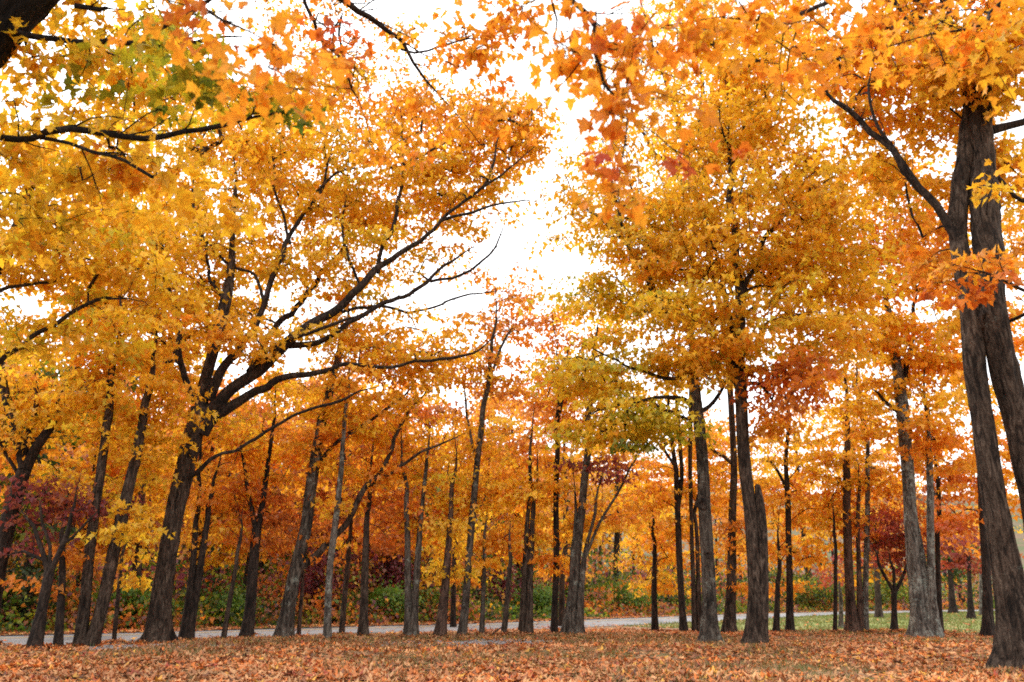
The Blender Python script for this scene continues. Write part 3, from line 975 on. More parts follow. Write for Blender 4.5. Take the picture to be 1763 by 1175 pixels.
build_tree(MT, 'overhanging maple with the largest orange leaves on a drooping bough right of the sky gap',
    [[(4.9, .6, 0, .25), (4.8, .9, 2, .21), (4.5, 1.4, 4.5, .18), (4.0, 2.0, 7, .13), (3.6, 2.6, 9, .08), (3.2, 3.0, 10.5, .03)]],
    [(*wl(985, 60, 4.4), .28, .4, .26, 'vivid', 7), (*wl(1080, 70, 4.3), .3, .4, .28, 'vivid', 8), (*wl(1085, 190, 4.3), .26, .3, .22, 'vivid', 6), (*wl(1040, 265, 4.3), .14, .25, .10, 'vivid', 2), (*wl(1060, 350, 4.4), .06, .15, .08, 'vivid', 1),
     (*wl(1170, 30, 4.6), .32, .4, .22, 'vivid', 9), (*wl(1300, 40, 5.0), .42, .4, .25, 'vivid', 10), (*wl(1430, 55, 5.4), .5, .5, .32, 'vivid', 12), (*wl(1600, 40, 5.8), .6, .5, .34, 'orange', 13), (*wl(1730, 90, 5.6), .35, .5, .5, 'orange', 11), (*wl(1180, 245, 4.6), .2, .25, .12, 'deep', 2),
     (3, 4, 9, 2.2, 2.0, 1.2, 'vivid', 50)],
    limbs=[[(4.4, 1.5, 5.0, .07), (2.4, 3.0, 5.6, .04), (*wl(985, -60, 4.4), .022), (*wl(993, 0, 4.4), .017), (*wl(1015, 48, 4.4), .015), (*wl(1018, 90, 4.4), .012), (*wl(1035, 145, 4.4), .011), (*wl(1080, 190, 4.4), .008), (*wl(1130, 230, 4.5), .006), (*wl(1180, 270, 4.5), .003)],
           [(4.4, 1.5, 5.0, .06), (*wl(1500, -60, 5.2), .03), (*wl(1420, 0, 5.3), .018), (*wl(1340, 30, 5.1), .012), (*wl(1240, 30, 4.8), .007), (*wl(1150, 40, 4.6), .004)],
           [(4.4, 1.5, 4.6, .05), (*wl(1763, -30, 5.6), .025), (*wl(1700, 40, 5.7), .016), (*wl(1600, 60, 5.8), .010), (*wl(1500, 90, 5.6), .005)],
           [(*wl(1018, 90, 4.4), .009), (*wl(1000, 100, 4.4), .007), (*wl(970, 95, 4.4), .004)], [(*wl(1080, 190, 4.4), .006), (*wl(1075, 240, 4.35), .005), (*wl(1062, 300, 4.35), .004), (*wl(1060, 360, 4.4), .003)]],
    world=True, bark='dark', hero=False, leaf=.098, lod=1, twiglets=4, attach_h=3.0, per=14, spray=.24, rmin=.003, singles=280)

# --- the left side
build_tree(MT, 'leaning maple cut off by the left edge, one long bough arching rightwards',
    [[(-210, 1122, 52), (-145, 800, 42), (-75, 590, 36), (-5, 450, 30), (36, 360, 24), (75, 270, 17), (110, 190, 9)]],
    [(60, 420, 150, 80, 'gold', 1.7), (210, 460, 130, 60, 'goldgreen', 1.5), (40, 560, 90, 50, 'goldgreen', 1.4), (170, 330, 150, 70, 'gold', 1.5), (20, 300, 90, 70, 'goldgreen', 1.3), (170, 560, 80, 40, 'goldgreen', 1.0)],
    limbs=[[(-95, 655, 16), (0, 628, 11), (60, 582, 10), (120, 535, 9), (180, 513, 7), (250, 522, 3)], [(-60, 560, 12), (0, 500, 9), (50, 487, 7), (130, 480, 4)]],
    Y=15.5, bark='dark', leaf=.15, attach_h=4.2, hero=True)
build_tree(MT, 'dark many-forked maple half hidden by the left edge beside the small red tree',
    [[(-28, 1114, 44), (-8, 1000, 36), (10, 915, 34), (25, 858, 33), (45, 802, 28)], [(45, 808, 22), (30, 748, 21), (12, 690, 19), (0, 640, 15), (-12, 560, 10)], [(45, 808, 24), (64, 768, 21), (88, 735, 18), (104, 690, 13), (130, 640, 8), (140, 590, 5)], [(40, 815, 16), (46, 760, 13), (58, 715, 11), (66, 680, 8), (60, 630, 5)]],
    [(60, 640, 140, 70, 'amber', 1.8), (-20, 790, 70, 60, 'orange', 1.6), (120, 720, 90, 50, 'gold', 1.6), (30, 720, 80, 60, 'amber', 1.4, -1), (80, 800, 60, 40, 'amber', 1.2)],
    limbs=[[(40, 830, 8), (0, 765, 7), (50, 752, 5), (110, 750, 3)]], bark='dark', attach_h=4.0)
build_tree('red_maple_tree', 'small wine-red tree with forked dark trunk near the left edge',
    [[(60, 1120, 27), (72, 1050, 22), (84, 985, 20)], [(84, 992, 13), (75, 955, 11), (55, 905, 8), (35, 875, 4)], [(84, 992, 15), (98, 962, 12), (112, 930, 11), (125, 895, 9), (132, 840, 5)], [(84, 990, 9), (86, 940, 7), (72, 900, 5), (66, 860, 3)]],
    [(95, 845, 70, 34, 'red', 2.0), (45, 885, 50, 28, 'red', 1.3), (140, 880, 42, 34, 'red', 1.2), (20, 930, 28, 18, 'red', .9), (170, 850, 30, 25, 'red', 1.0), (85, 920, 40, 20, 'red', .6)],
    limbs=[[(110, 935, 7), (140, 915, 5), (175, 880, 3)], [(78, 965, 6), (40, 952, 5), (10, 955, 3)]], bark='dark', leaf=.12, attach_h=2.2, flare=.4)
build_tree(MT, 'thin straight maple with rust leaves between the red tree and the twin-stemmed tree',
    [[(100, 1117, 17), (105, 1040, 15), (110, 980, 13), (114, 920, 9), (118, 850, 5)]], [(115, 930, 50, 45, 'rust', 1.3), (150, 970, 45, 35, 'orange', .9), (90, 985, 40, 25, 'rust', .6)], bark='dark', attach_h=2.0)
build_tree(MT, 'twin-stemmed slender maple, its two trunks parting like a narrow V left of the big trunk',
    [[(139, 1115, 24), (148, 1020, 21), (158, 920, 20), (172, 820, 18), (184, 740, 17), (193, 680, 15), (200, 610, 11), (201, 540, 8), (203, 460, 4)], [(156, 1113, 28), (173, 1050, 25), (192, 960, 24), (213, 865, 22), (233, 780, 20), (252, 700, 17), (262, 620, 10), (270, 530, 5)]],
    [(200, 570, 110, 80, 'amber', 1.5), (160, 700, 80, 50, 'gold', 1.5), (215, 890, 36, 55, 'gold', .9, -.5, .7), (255, 790, 60, 60, 'gold', 1.0, .6), (290, 680, 60, 50, 'amber', 1.2), (165, 820, 35, 40, 'gold', .8, .3, .7)],
    bark='brown', attach_h=3.2, hero=True, flare=.35)
build_tree(MT, 'sapling with golden leaves just left of the big leaning trunk', [[(195, 1108, 9), (204, 1020, 8), (213, 960, 6), (222, 890, 3)]], [(238, 935, 45, 35, 'gold', 1.5), (250, 860, 40, 40, 'amber', 1.2), (235, 990, 25, 20, 'gold', .9)], bark='brown', attach_h=2.0, flare=.2)
build_tree(MT, 'dark double-stemmed maple right behind the big leaning trunk',
    [[(320, 1104, 25), (330, 1020, 18), (336, 940, 12), (342, 860, 10), (347, 790, 8), (350, 720, 4)], [(326, 1100, 18), (343, 1000, 15), (355, 920, 13), (368, 850, 10), (380, 780, 6)]],
    [(380, 830, 80, 60, 'orange', 1.8), (400, 740, 80, 60, 'amber', 1.5), (340, 740, 50, 60, 'orange', 1.2), (370, 910, 45, 35, 'amber', 1.2)], bark='dark', attach_h=2.8)
build_tree(MT, 'thin bent sapling leaning right between two dark maples left of centre', [[(383, 1103, 11), (392, 1050, 10), (403, 990, 9), (412, 930, 6), (420, 870, 3)]], [(420, 900, 40, 35, 'rust', 1.2), (400, 850, 40, 40, 'orange', 1.0)], bark='brown', attach_h=2.2, flare=.2)
build_tree(MT, 'dark-trunked rust-orange maple with high fork, third thick trunk right of the big one',
    [[(425, 1101, 25), (433, 1040, 22), (438, 970, 20), (442, 910, 19)], [(442, 918, 15), (452, 860, 13), (460, 800, 10), (470, 730, 6), (475, 660, 3)], [(442, 918, 13), (430, 860, 10), (422, 820, 8), (415, 760, 4)]],
    [(450, 860, 80, 50, 'rust', 1.8), (480, 790, 80, 60, 'orange', 1.6), (420, 790, 60, 50, 'orange', 1.4), (500, 900, 55, 40, 'rust', 1.4), (460, 930, 50, 25, 'rust', 1.0)], bark='dark', attach_h=3.0)
build_tree(MT, 'tall grey-brown maple leaning right with a long diagonal bough sweeping up from low down',
    [[(488, 1101, 31), (500, 1030, 27), (512, 970, 26), (524, 910, 24), (536, 840, 23), (547, 775, 22), (560, 710, 20), (572, 650, 18), (582, 600, 13), (592, 540, 9), (600, 470, 5)]],
    [(610, 560, 90, 60, 'amber', 1.0), (660, 700, 80, 50, 'amber', 1.2), (560, 760, 60, 50, 'orange', 1.1), (700, 650, 70, 40, 'amber', 1.1), (620, 800, 60, 40, 'orange', 1.1), (520, 680, 60, 50, 'amber', 1.0)],
    limbs=[[(513, 985, 17), (540, 962, 15), (570, 925, 14), (600, 888, 13), (635, 838, 11), (670, 780, 9), (705, 715, 7), (745, 668, 4)], [(545, 800, 10), (580, 760, 8), (640, 720, 7), (700, 680, 5), (720, 650, 3)], [(635, 838, 7), (690, 800, 6), (750, 770, 4), (800, 745, 3)]],
    bark='lichen', branch_bark='brown', attach_h=3.2, hero=True, flare=.5)
build_tree(MT, 'slim pale-barked maple standing under the long diagonal bough', [[(563, 1103, 17), (566, 1040, 15), (570, 970, 14), (577, 900, 13), (585, 820, 11), (590, 740, 9), (596, 660, 6), (600, 590, 3)]],
    [(600, 840, 50, 50, 'amber', 1.2), (585, 730, 60, 60, 'amber', 1.2), (570, 920, 35, 40, 'orange', 1.0), (610, 640, 50, 50, 'pink', .9)], bark='grey', attach_h=2.6, flare=.3)
build_tree(MT, 'thin dark sapling immediately right of the leaning grey-brown maple', [[(514, 1100, 9), (518, 1040, 8), (525, 970, 7), (530, 900, 4)]], [(535, 900, 45, 40, 'rust', 1.3), (520, 830, 40, 40, 'orange', 1.0)], bark='red', attach_h=2.0, flare=.2)
build_tree(MT, 'slender maple behind the pale-barked one, reddish leaves low down', [[(589, 1095, 12), (592, 1040, 11), (600, 960, 10), (607, 880, 6), (612, 800, 3)]], [(620, 930, 45, 35, 'rust', 1.2), (630, 870, 50, 40, 'orange', 1.1)], bark='brown', attach_h=2.6, flare=.3)
build_tree(MT, 'straight brown maple left of the gravel patch with sparse rusty leaves', [[(625, 1099, 20), (627, 1040, 17), (629, 970, 15), (632, 900, 12), (638, 820, 8), (645, 740, 4)]],
    [(650, 860, 60, 50, 'rust', 1.1), (670, 780, 70, 50, 'orange', 1.1), (660, 930, 50, 30, 'rust', .9)], bark='brown', attach_h=2.9)
build_tree(MT, 'pair of grey lichen-spotted stems joined at the base beside the gravel patch',
    [[(703, 1099, 20), (704, 1030, 16), (703, 960, 14), (700, 880, 11), (695, 800, 6), (692, 730, 3)], [(712, 1098, 19), (716, 1020, 15), (721, 950, 13), (727, 870, 10), (735, 790, 6), (738, 720, 3)]],
    [(690, 880, 60, 45, 'rust', 1.4), (720, 790, 70, 55, 'amber', 1.4), (740, 880, 50, 50, 'orange', 1.2), (690, 720, 70, 45, 'orange', 1.1)], bark='lichen', attach_h=2.9)
build_tree(MT, 'short-stemmed reddish trunk with golden foliage drooping low, just left of centre', [[(758, 1099, 21), (762, 1040, 19), (767, 985, 17), (772, 920, 13), (778, 840, 9), (782, 760, 5)]],
    [(775, 920, 45, 55, 'gold', 1.9, -.6), (790, 830, 60, 55, 'amber', 1.6), (760, 850, 50, 50, 'gold', 1.4), (780, 990, 30, 25, 'gold', 1.2, -.6), (800, 740, 60, 50, 'amber', 1.3)], bark='red', attach_h=2.2)
build_tree(MT, 'tall slender grey maple in the centre rising to bare twigs against the sky',
    [[(796, 1098, 19), (802, 1040, 16), (808, 960, 15), (814, 880, 14), (821, 800, 13), (829, 730, 12), (840, 660, 10), (848, 590, 8), (856, 540, 5), (852, 495, 3)]],
    [(835, 555, 65, 65, 'pink', 1.2), (890, 520, 50, 45, 'pink', .9), (800, 640, 75, 55, 'amber', 1.3), (870, 650, 60, 50, 'pink', 1.3), (770, 560, 50, 40, 'amber', .7), (850, 485, 55, 40, 'pink', .7), (840, 780, 50, 50, 'amber', 1.1), (830, 870, 40, 50, 'gold', 1.2), (845, 950, 30, 35, 'amber', 1.1)],
    limbs=[[(822, 800, 6), (806, 720, 5), (800, 660, 3)], [(840, 660, 6), (865, 600, 5), (885, 560, 3)]], bark='lichen', attach_h=3.2, extra_limbs=40, flare=.35)
build_tree(MT, 'thin dark trunk standing farther back at the road edge left of centre', [[(781, 1083, 12), (781, 1030, 11), (783, 970, 9), (786, 900, 5)]], [(770, 960, 40, 40, 'gold', 1.3), (800, 910, 45, 40, 'amber', 1.2)], bark='dark', attach_h=2.0, flare=.3)
build_tree(MT, 'thin grey trunk second right of the tall slender centre maple', [[(829, 1097, 11), (831, 1030, 10), (835, 960, 8), (838, 880, 4)]], [(845, 900, 45, 45, 'amber', 1.3), (860, 840, 50, 45, 'orange', 1.1)], bark='lichen', attach_h=2.4, flare=.3)
build_tree(MT, 'thin brown trunk with a fallen stick leaning beside it', [[(867, 1098, 13), (872, 1040, 11), (876, 980, 9), (880, 900, 5)]], [(880, 930, 45, 45, 'orange', 1.3), (890, 850, 50, 50, 'amber', 1.2)], bark='brown', attach_h=2.4, flare=.3)
build_tree(MT, 'double trunk of close brown stems right of the fallen stick', [[(899, 1096, 16), (902, 1030, 14), (905, 960, 12), (909, 880, 9), (914, 790, 6), (918, 700, 3)], [(910, 1096, 18), (912, 1020, 14), (914, 940, 12), (918, 860, 8), (925, 780, 5)]],
    [(925, 850, 60, 55, 'amber', 1.6), (900, 760, 60, 50, 'pink', 1.2), (940, 940, 45, 45, 'orange', 1.3), (900, 930, 40, 40, 'amber', 1.2), (935, 700, 50, 50, 'pink', 1.0)], bark='brown', attach_h=2.6)
build_tree(MT, 'thin upright dark maple rising arrow-straight right of centre, lichen at its foot',
    [[(955, 1094, 15), (956, 1040, 13), (958, 970, 13), (957, 900, 12), (957, 820, 11), (957, 740, 10), (960, 660, 7), (963, 580, 4)], [(957, 745, 8), (968, 690, 7), (976, 640, 5), (980, 590, 3)]],
    [(950, 575, 55, 50, 'pink', 1.3), (990, 620, 55, 50, 'amber', 1.3), (950, 690, 60, 50, 'orange', 1.4), (915, 640, 45, 45, 'pink', 1.0), (960, 530, 50, 40, 'pink', .7), (985, 800, 55, 45, 'amber', 1.3), (930, 800, 45, 40, 'amber', 1.2), (975, 900, 55, 35, 'amber', 1.3), (955, 960, 50, 25, 'orange', 1.1, -.6)], bark='dark', attach_h=2.6, extra_limbs=16, flare=.4)
build_tree(MT, 'grey clump of thick and thin trunks spreading from one foot right of centre',
    [[(980, 1096, 24), (986, 1030, 20), (993, 950, 18), (1002, 880, 17), (1009, 800, 16), (1014, 730, 14), (1019, 660, 12), (1022, 600, 9), (1030, 540, 5)], [(995, 1095, 20), (1000, 1030, 15), (1004, 980, 13), (1010, 940, 8), (1022, 880, 6), (1040, 800, 3)], [(970, 1096, 14), (982, 1020, 11), (986, 940, 10), (990, 880, 7), (988, 800, 3)]],
    [(1030, 560, 55, 45, 'amber', 1.2), (1000, 660, 60, 45, 'amber', 1.2), (1040, 800, 45, 30, 'oakred', 1.4, -.5), (1000, 800, 25, 18, 'oakred', 1.2, -.5), (1050, 870, 65, 45, 'orange', 1.2), (1010, 900, 55, 40, 'amber', 1.1), (1060, 700, 50, 40, 'amber', .8)],
    limbs=[[(1005, 965, 7), (1022, 930, 6), (1045, 880, 5), (1075, 830, 4), (1110, 765, 3)], [(1018, 665, 6), (1050, 650, 5), (1090, 635, 4), (1130, 620, 2)], [(1015, 700, 5), (990, 650, 4), (960, 610, 3)]], bark='lichen', attach_h=2.8, extra_limbs=12)
build_tree(MT, 'small dark trunk set back behind the grey clump', [[(967, 1080, 15), (967, 1030, 13), (969, 960, 10), (972, 880, 5)]], [(965, 960, 40, 35, 'orange', 1.0), (985, 900, 45, 40, 'amber', 1.0)], bark='brown', attach_h=2.4, flare=.3)
build_tree(MT, 'little dome-shaped orange maple on a short dark stem, alone in the clearing', [[(1128, 1088, 14), (1127, 1040, 12), (1127, 990, 11), (1127, 930, 8), (1126, 860, 4)]],
    [(1130, 960, 48, 30, 'amber', 2.0), (1128, 915, 48, 35, 'orange', 1.8), (1150, 1005, 40, 20, 'amber', 1.8), (1110, 1005, 28, 16, 'amber', 1.3), (1125, 860, 40, 35, 'amber', 1.5)], bark='dark', attach_h=1.8, flare=.4)
build_tree(MT, 'tall dark slender maple left of the lichen-grey straight trunk',
    [[(1178, 1091, 16), (1175, 1030, 14), (1171, 960, 14), (1168, 890, 13), (1165, 830, 12), (1160, 770, 9), (1153, 710, 7), (1145, 620, 4)], [(1167, 880, 9), (1174, 820, 9), (1170, 760, 8), (1166, 690, 5), (1160, 610, 3)]],
    [(1140, 820, 60, 60, 'orange', 1.5), (1185, 870, 45, 55, 'orange', 1.3), (1130, 720, 60, 50, 'amber', 1.2), (1180, 770, 40, 40, 'amber', 1.2), (1095, 870, 40, 40, 'orange', 1.1)],
    limbs=[[(1160, 800, 6), (1140, 775, 5), (1115, 755, 4), (1095, 740, 2)]], bark='dark', attach_h=2.6, flare=.4)
build_tree(MT, 'two thin close trunks just behind the lichen-grey straight maple', [[(1196, 1091, 11), (1193, 1000, 10), (1190, 900, 9), (1189, 700, 9), (1196, 400, 8), (1207, 150, 7), (1216, -30, 4)], [(1205, 1091, 12), (1201, 1000, 10), (1200, 900, 8), (1202, 780, 4)]],
    [(1200, 960, 25, 40, 'orange', .9), (1215, 60, 80, 80, 'gold', .7), (1190, 250, 80, 60, 'gold', .7), (1200, 800, 40, 40, 'orange', 1.0)], bark='brown', attach_h=3.0, flare=.3)
build_tree(MT, 'leaf-clad maple trunk between the lichen-grey trunk and the golden maple', [[(1256, 1091, 25), (1257, 1030, 22), (1259, 960, 19), (1262, 880, 16), (1263, 780, 14), (1250, 600, 13), (1200, 340, 11), (1155, 160, 9), (1110, 30, 6), (1095, -60, 3)]],
    [(1262, 900, 30, 60, 'vivid', 1.5, -.7, .7), (1250, 800, 40, 50, 'orange', 1.4), (1265, 990, 25, 35, 'vivid', 1.3, -.7, .7), (1120, 200, 80, 80, 'amber', .8), (1100, 80, 80, 60, 'amber', .8), (1160, 330, 70, 60, 'gold', .8)],
    limbs=[[(1200, 340, 8), (1150, 290, 7), (1120, 250, 6), (1090, 200, 4), (1070, 140, 2)], [(1262, 800, 8), (1235, 775, 6), (1215, 765, 3)]], bark='brown', attach_h=3.0)
# --- the right side
build_tree(MT, 'thin dark trunk just right of the golden maple foot', [[(1337, 1092, 13), (1338, 1040, 11), (1339, 980, 9), (1340, 900, 5)]], [(1340, 930, 40, 40, 'orange', 1.2), (1335, 860, 45, 45, 'orange', 1.2)], bark='dark', attach_h=2.4, flare=.35)
build_tree(MT, 'dark upright maple with tiers of orange sprays right of the golden maple',
    [[(1360, 1091, 17), (1359, 1030, 14), (1358, 950, 13), (1357, 870, 12), (1354, 800, 9), (1352, 720, 6), (1350, 640, 3)]],
    [(1355, 950, 55, 25, 'vivid', 1.6), (1350, 1000, 40, 18, 'vivid', 1.4), (1390, 870, 60, 40, 'orange', 1.5), (1330, 850, 45, 40, 'orange', 1.3), (1370, 780, 65, 50, 'amber', 1.5), (1400, 950, 45, 35, 'orange', 1.2)],
    limbs=[[(1356, 850, 6), (1342, 815, 5), (1325, 795, 4), (1305, 790, 2)]], bark='dark', attach_h=2.2, flare=.4)
build_tree(MT, 'very thin dark trunk left of the reddish-barked trio on the lawn edge', [[(1437, 1092, 9), (1438, 1020, 8), (1438, 940, 7), (1436, 860, 4)]], [(1430, 880, 45, 40, 'amber', 1.3), (1445, 820, 45, 45, 'amber', 1.2)], bark='dark', attach_h=2.6, flare=.3)
build_tree(MT, 'brown trunk with a peeling reddish stem grown against it at the lawn edge',
    [[(1466, 1091, 24), (1464, 1030, 20), (1461, 960, 18), (1459, 880, 17), (1458, 800, 14), (1456, 700, 9), (1452, 600, 5)], [(1481, 1091, 15), (1480, 1030, 12), (1478, 960, 9), (1478, 880, 8), (1477, 800, 4)]],
    [(1450, 800, 70, 60, 'amber', 1.5), (1470, 700, 80, 60, 'amber', 1.4), (1480, 890, 40, 45, 'orange', 1.2), (1430, 880, 45, 40, 'orange', 1.2), (1480, 960, 22, 30, 'orange', 1.0)], bark='red', attach_h=3.0)
build_tree(MT, 'slender smooth grey pole-like maple right of the peeling trunk', [[(1491, 1091, 13), (1491, 1020, 12), (1493, 930, 11), (1494, 840, 10), (1491, 760, 8), (1480, 680, 6), (1475, 580, 3)]],
    [(1500, 740, 60, 50, 'amber', 1.4), (1510, 830, 50, 50, 'orange', 1.3), (1470, 620, 60, 50, 'amber', 1.1)], bark='grey', attach_h=3.0, flare=.25, rough=.03)
build_tree('red_maple_tree', 'small scarlet tree with dark wine-glass fork on the lawn edge',
    [[(1540, 1091, 14), (1540, 1050, 11), (1540, 1018, 12)], [(1540, 1022, 8), (1525, 995, 7), (1512, 970, 5), (1500, 940, 3)], [(1540, 1022, 8), (1552, 998, 7), (1562, 970, 5), (1568, 930, 3)], [(1540, 1022, 6), (1538, 980, 5), (1532, 950, 3)]],
    [(1530, 950, 45, 35, 'scarlet', 2.0), (1515, 900, 45, 40, 'scarlet', 1.8), (1565, 930, 35, 40, 'red', 1.5), (1545, 985, 35, 15, 'red', 1.1), (1550, 870, 40, 35, 'deep', 1.4)], bark='dark', leaf=.12, attach_h=2.3, flare=.4)
build_tree(MT, 'grey lichen-crusted double maple with wide gnarled foot on the right',
    [[(1585, 1102, 34), (1580, 1050, 28), (1574, 990, 26), (1568, 920, 24), (1564, 850, 24), (1560, 780, 24), (1554, 710, 25), (1543, 640, 20), (1535, 570, 14), (1528, 510, 10), (1535, 420, 6), (1540, 330, 3)], [(1608, 1100, 26), (1606, 1050, 20), (1604, 980, 16), (1602, 900, 14), (1600, 820, 13), (1597, 740, 11), (1594, 680, 7), (1590, 600, 4)], [(1594, 1101, 30, .1), (1592, 1030, 22, .1), (1586, 960, 16, .2), (1580, 900, 12, .3), (1575, 820, 8, .4)]],
    [(1530, 440, 90, 80, 'orange', 1.6), (1580, 600, 80, 60, 'orange', 1.5), (1500, 570, 80, 60, 'amber', 1.5), (1550, 740, 80, 40, 'orange', 1.5), (1620, 760, 60, 50, 'orange', 1.3), (1540, 330, 90, 60, 'orange', 1.3), (1620, 660, 60, 60, 'amber', 1.2), (1480, 680, 60, 50, 'amber', 1.2), (1620, 480, 50, 70, 'amber', 1.5), (1610, 380, 60, 60, 'orange', 1.3)],
    limbs=[[(1556, 720, 10), (1540, 705, 9), (1520, 690, 8), (1500, 670, 4)], [(1552, 690, 13), (1560, 640, 11), (1572, 580, 9), (1575, 520, 6), (1570, 440, 3)]], bark='grey', branch_bark='dark', attach_h=4.2, hero=True, flare=1.0)
build_tree(MT, 'dark trunk tucked behind the right side of the lichen-crusted double maple', [[(1618, 1093, 14), (1616, 1020, 11), (1614, 940, 10), (1613, 850, 8), (1610, 760, 4)]], [(1650, 830, 60, 50, 'deep', 1.6), (1630, 900, 40, 40, 'deep', 1.3), (1600, 770, 50, 40, 'orange', 1.1)], bark='dark', attach_h=2.8)
build_tree(MT, 'dark trunk showing left of the nearest twin trunk at the right edge', [[(1702, 1099, 22), (1698, 1030, 18), (1694, 950, 17), (1690, 870, 14), (1684, 780, 9), (1676, 690, 4)]], [(1660, 880, 55, 45, 'deep', 1.3), (1670, 800, 60, 50, 'orange', 1.3), (1720, 760, 50, 60, 'orange', 1.2), (1690, 700, 60, 50, 'amber', 1.2), (1740, 850, 40, 50, 'orange', 1.1)], bark='dark', attach_h=2.8)
build_tree('red_maple_tree', 'red-leaved tree far back on the lawn under orange boughs', [[(1673, 1067, 14), (1671, 1040, 11), (1670, 1010, 9), (1668, 960, 6)]], [(1668, 975, 45, 22, 'scarlet', 1.8), (1655, 940, 45, 30, 'red', 1.6), (1690, 945, 40, 30, 'scarlet', 1.4)], bark='dark', leaf=.16, attach_h=2.5)
build_tree(MT, 'farthest thick dark trunk by the road bend on the right', [[(1641, 1057, 16), (1638, 1030, 12), (1636, 1000, 10), (1634, 950, 6)]], [(1640, 985, 35, 18, 'green', 1.5), (1630, 950, 45, 30, 'mixgreen', 1.5), (1640, 900, 45, 40, 'deep', 1.2)], bark='dark', leaf=.18, attach_h=3)
build_tree(MT, 'brown trunk standing on the lawn behind the scarlet tree', [[(1515, 1066, 15), (1513, 1030, 12), (1511, 990, 11), (1510, 940, 7), (1508, 880, 4)]], [(1515, 950, 40, 30, 'rust', 1.3), (1505, 900, 45, 40, 'scarlet', 1.3), (1520, 850, 50, 45, 'orange', 1.3)], bark='brown', leaf=.17, attach_h=3)
build_tree(MT, 'lichen-grey stub-topped trunk on the lawn left of the peeling trunk', [[(1447, 1081, 9), (1447, 1050, 8), (1446, 1025, 8), (1445, 990, 4)]], [(1440, 960, 30, 30, 'scarlet', 1.1), (1440, 1000, 14, 12, 'scarlet', .9)], bark='grey', leaf=.13, attach_h=2.0)
build_tree(MT, 'pale far trunk by the road at the right, beside the nearest twin trunk', [[(1691, 1060, 9), (1690, 1035, 8), (1689, 1010, 7), (1688, 970, 4)]], [(1690, 960, 35, 25, 'mixgreen', 1.2), (1690, 920, 40, 30, 'orange', 1.2)], bark='grey', leaf=.18, attach_h=3)

build_tree(MT, 'maple past the right edge showing only orange foliage behind the twin trunk', [[(1870, 1096, 34), (1860, 900, 28), (1845, 700, 24), (1830, 500, 18), (1820, 350, 12), (1815, 220, 6)]],
    [(1760, 380, 60, 110, 'amber', 1.6), (1765, 580, 50, 90, 'orange', 1.5), (1775, 760, 55, 80, 'orange', 1.4), (1840, 500, 80, 180, 'orange', .8), (1630, 620, 40, 60, 'limegold', 1.0)], bark='dark', attach_h=3)

# ------------------------------------------------------------------ the row of maples across the road
ORD = ['first', 'second', 'third', 'fourth', 'fifth', 'sixth', 'seventh', 'eighth', 'ninth', 'tenth', 'eleventh', 'twelfth', 'thirteenth', 'fourteenth', 'fifteenth', 'sixteenth', 'seventeenth', 'eighteenth', 'nineteenth', 'twentieth']
ROW = [(-60, 7, 10, 'amber'), (40, 6, 9, 'mixgreen'), (130, 8, 10, 'orange'), (230, 6.5, 10.5, 'gold'), (330, 9, 10, 'amber'), (420, 7, 10, 'orange'), (500, 9, 10.5, 'rust'), (580, 7.5, 11, 'rust'), (660, 8.5, 11, 'orange'), (740, 7, 10, 'rust'),
       (820, 9, 12.5, 'amber'), (900, 7.5, 12.5, 'orange'), (980, 9.5, 14, 'pink'), (1060, 8, 14.5, 'amber'), (1140, 7, 12, 'amber'), (1215, 9, 14, 'orange'), (1300, 8, 16, 'amber'), (1400, 7.5, 18, 'amber'), (1520, 9, 20, 'orange'), (1660, 8, 22, 'orange')]
CNAME = {'amber': 'amber', 'mixgreen': 'half-green', 'orange': 'orange', 'gold': 'golden', 'rust': 'rust-brown', 'pink': 'thin pinkish-orange'}
rp = np.column_stack([road_c, np.zeros(len(road_c))])
fine = catmull(rp[20:110], 6)
fn = unit(np.gradient(fine[:, :2], axis=0))
fn = np.column_stack([-fn[:, 1], fn[:, 0]])
for i, (px, off, h, pal) in enumerate(ROW):
    q = fine.copy()
    q[:, :2] += fn * off
    fx, fy, fz = project(q)
    fx = np.where(fz > 3, fx, 1e9)
    b = q[np.argmin(np.abs(fx - px))]
    bx, by, bz = b[0], b[1], float(ground_z(b[0:1], b[1:2])[0])
    lean = rng.normal(0, .04, 2)
    r = h * .016
    st = [(bx + lean[0] * h * t, by + lean[1] * h * t, bz + h * t, r * (1 - t) ** .8 + .012) for t in (0, .12, .3, .5, .7, .88)]
    lob = []
    for k in range(6):
        t = (.33, .45, .58, .7, .82, .93)[k]
        lob.append((bx + lean[0] * h * t + rng.normal(0, h * .07), by + rng.normal(0, h * .06), bz + h * t, h * .17, h * .15, h * .09, pal if k < 4 or pal == 'mixgreen' else ('pink' if rng.random() < .4 else pal), (11 + h * .3) * (1.35 if px > 1180 else 1)))
    build_tree(MT, '%s tree from the left in the row across the road, its leaves %s' % (ORD[i], CNAME[pal]), [st], lob, world=True, bark='dark' if i % 3 else 'brown', leaf=.2 + .003 * h, per=34, spray=.85, twiglets=0, group='trees in the row across the road', attach_h=bz + h * .22, flare=.4, rmin=.008, sub_tips=14)

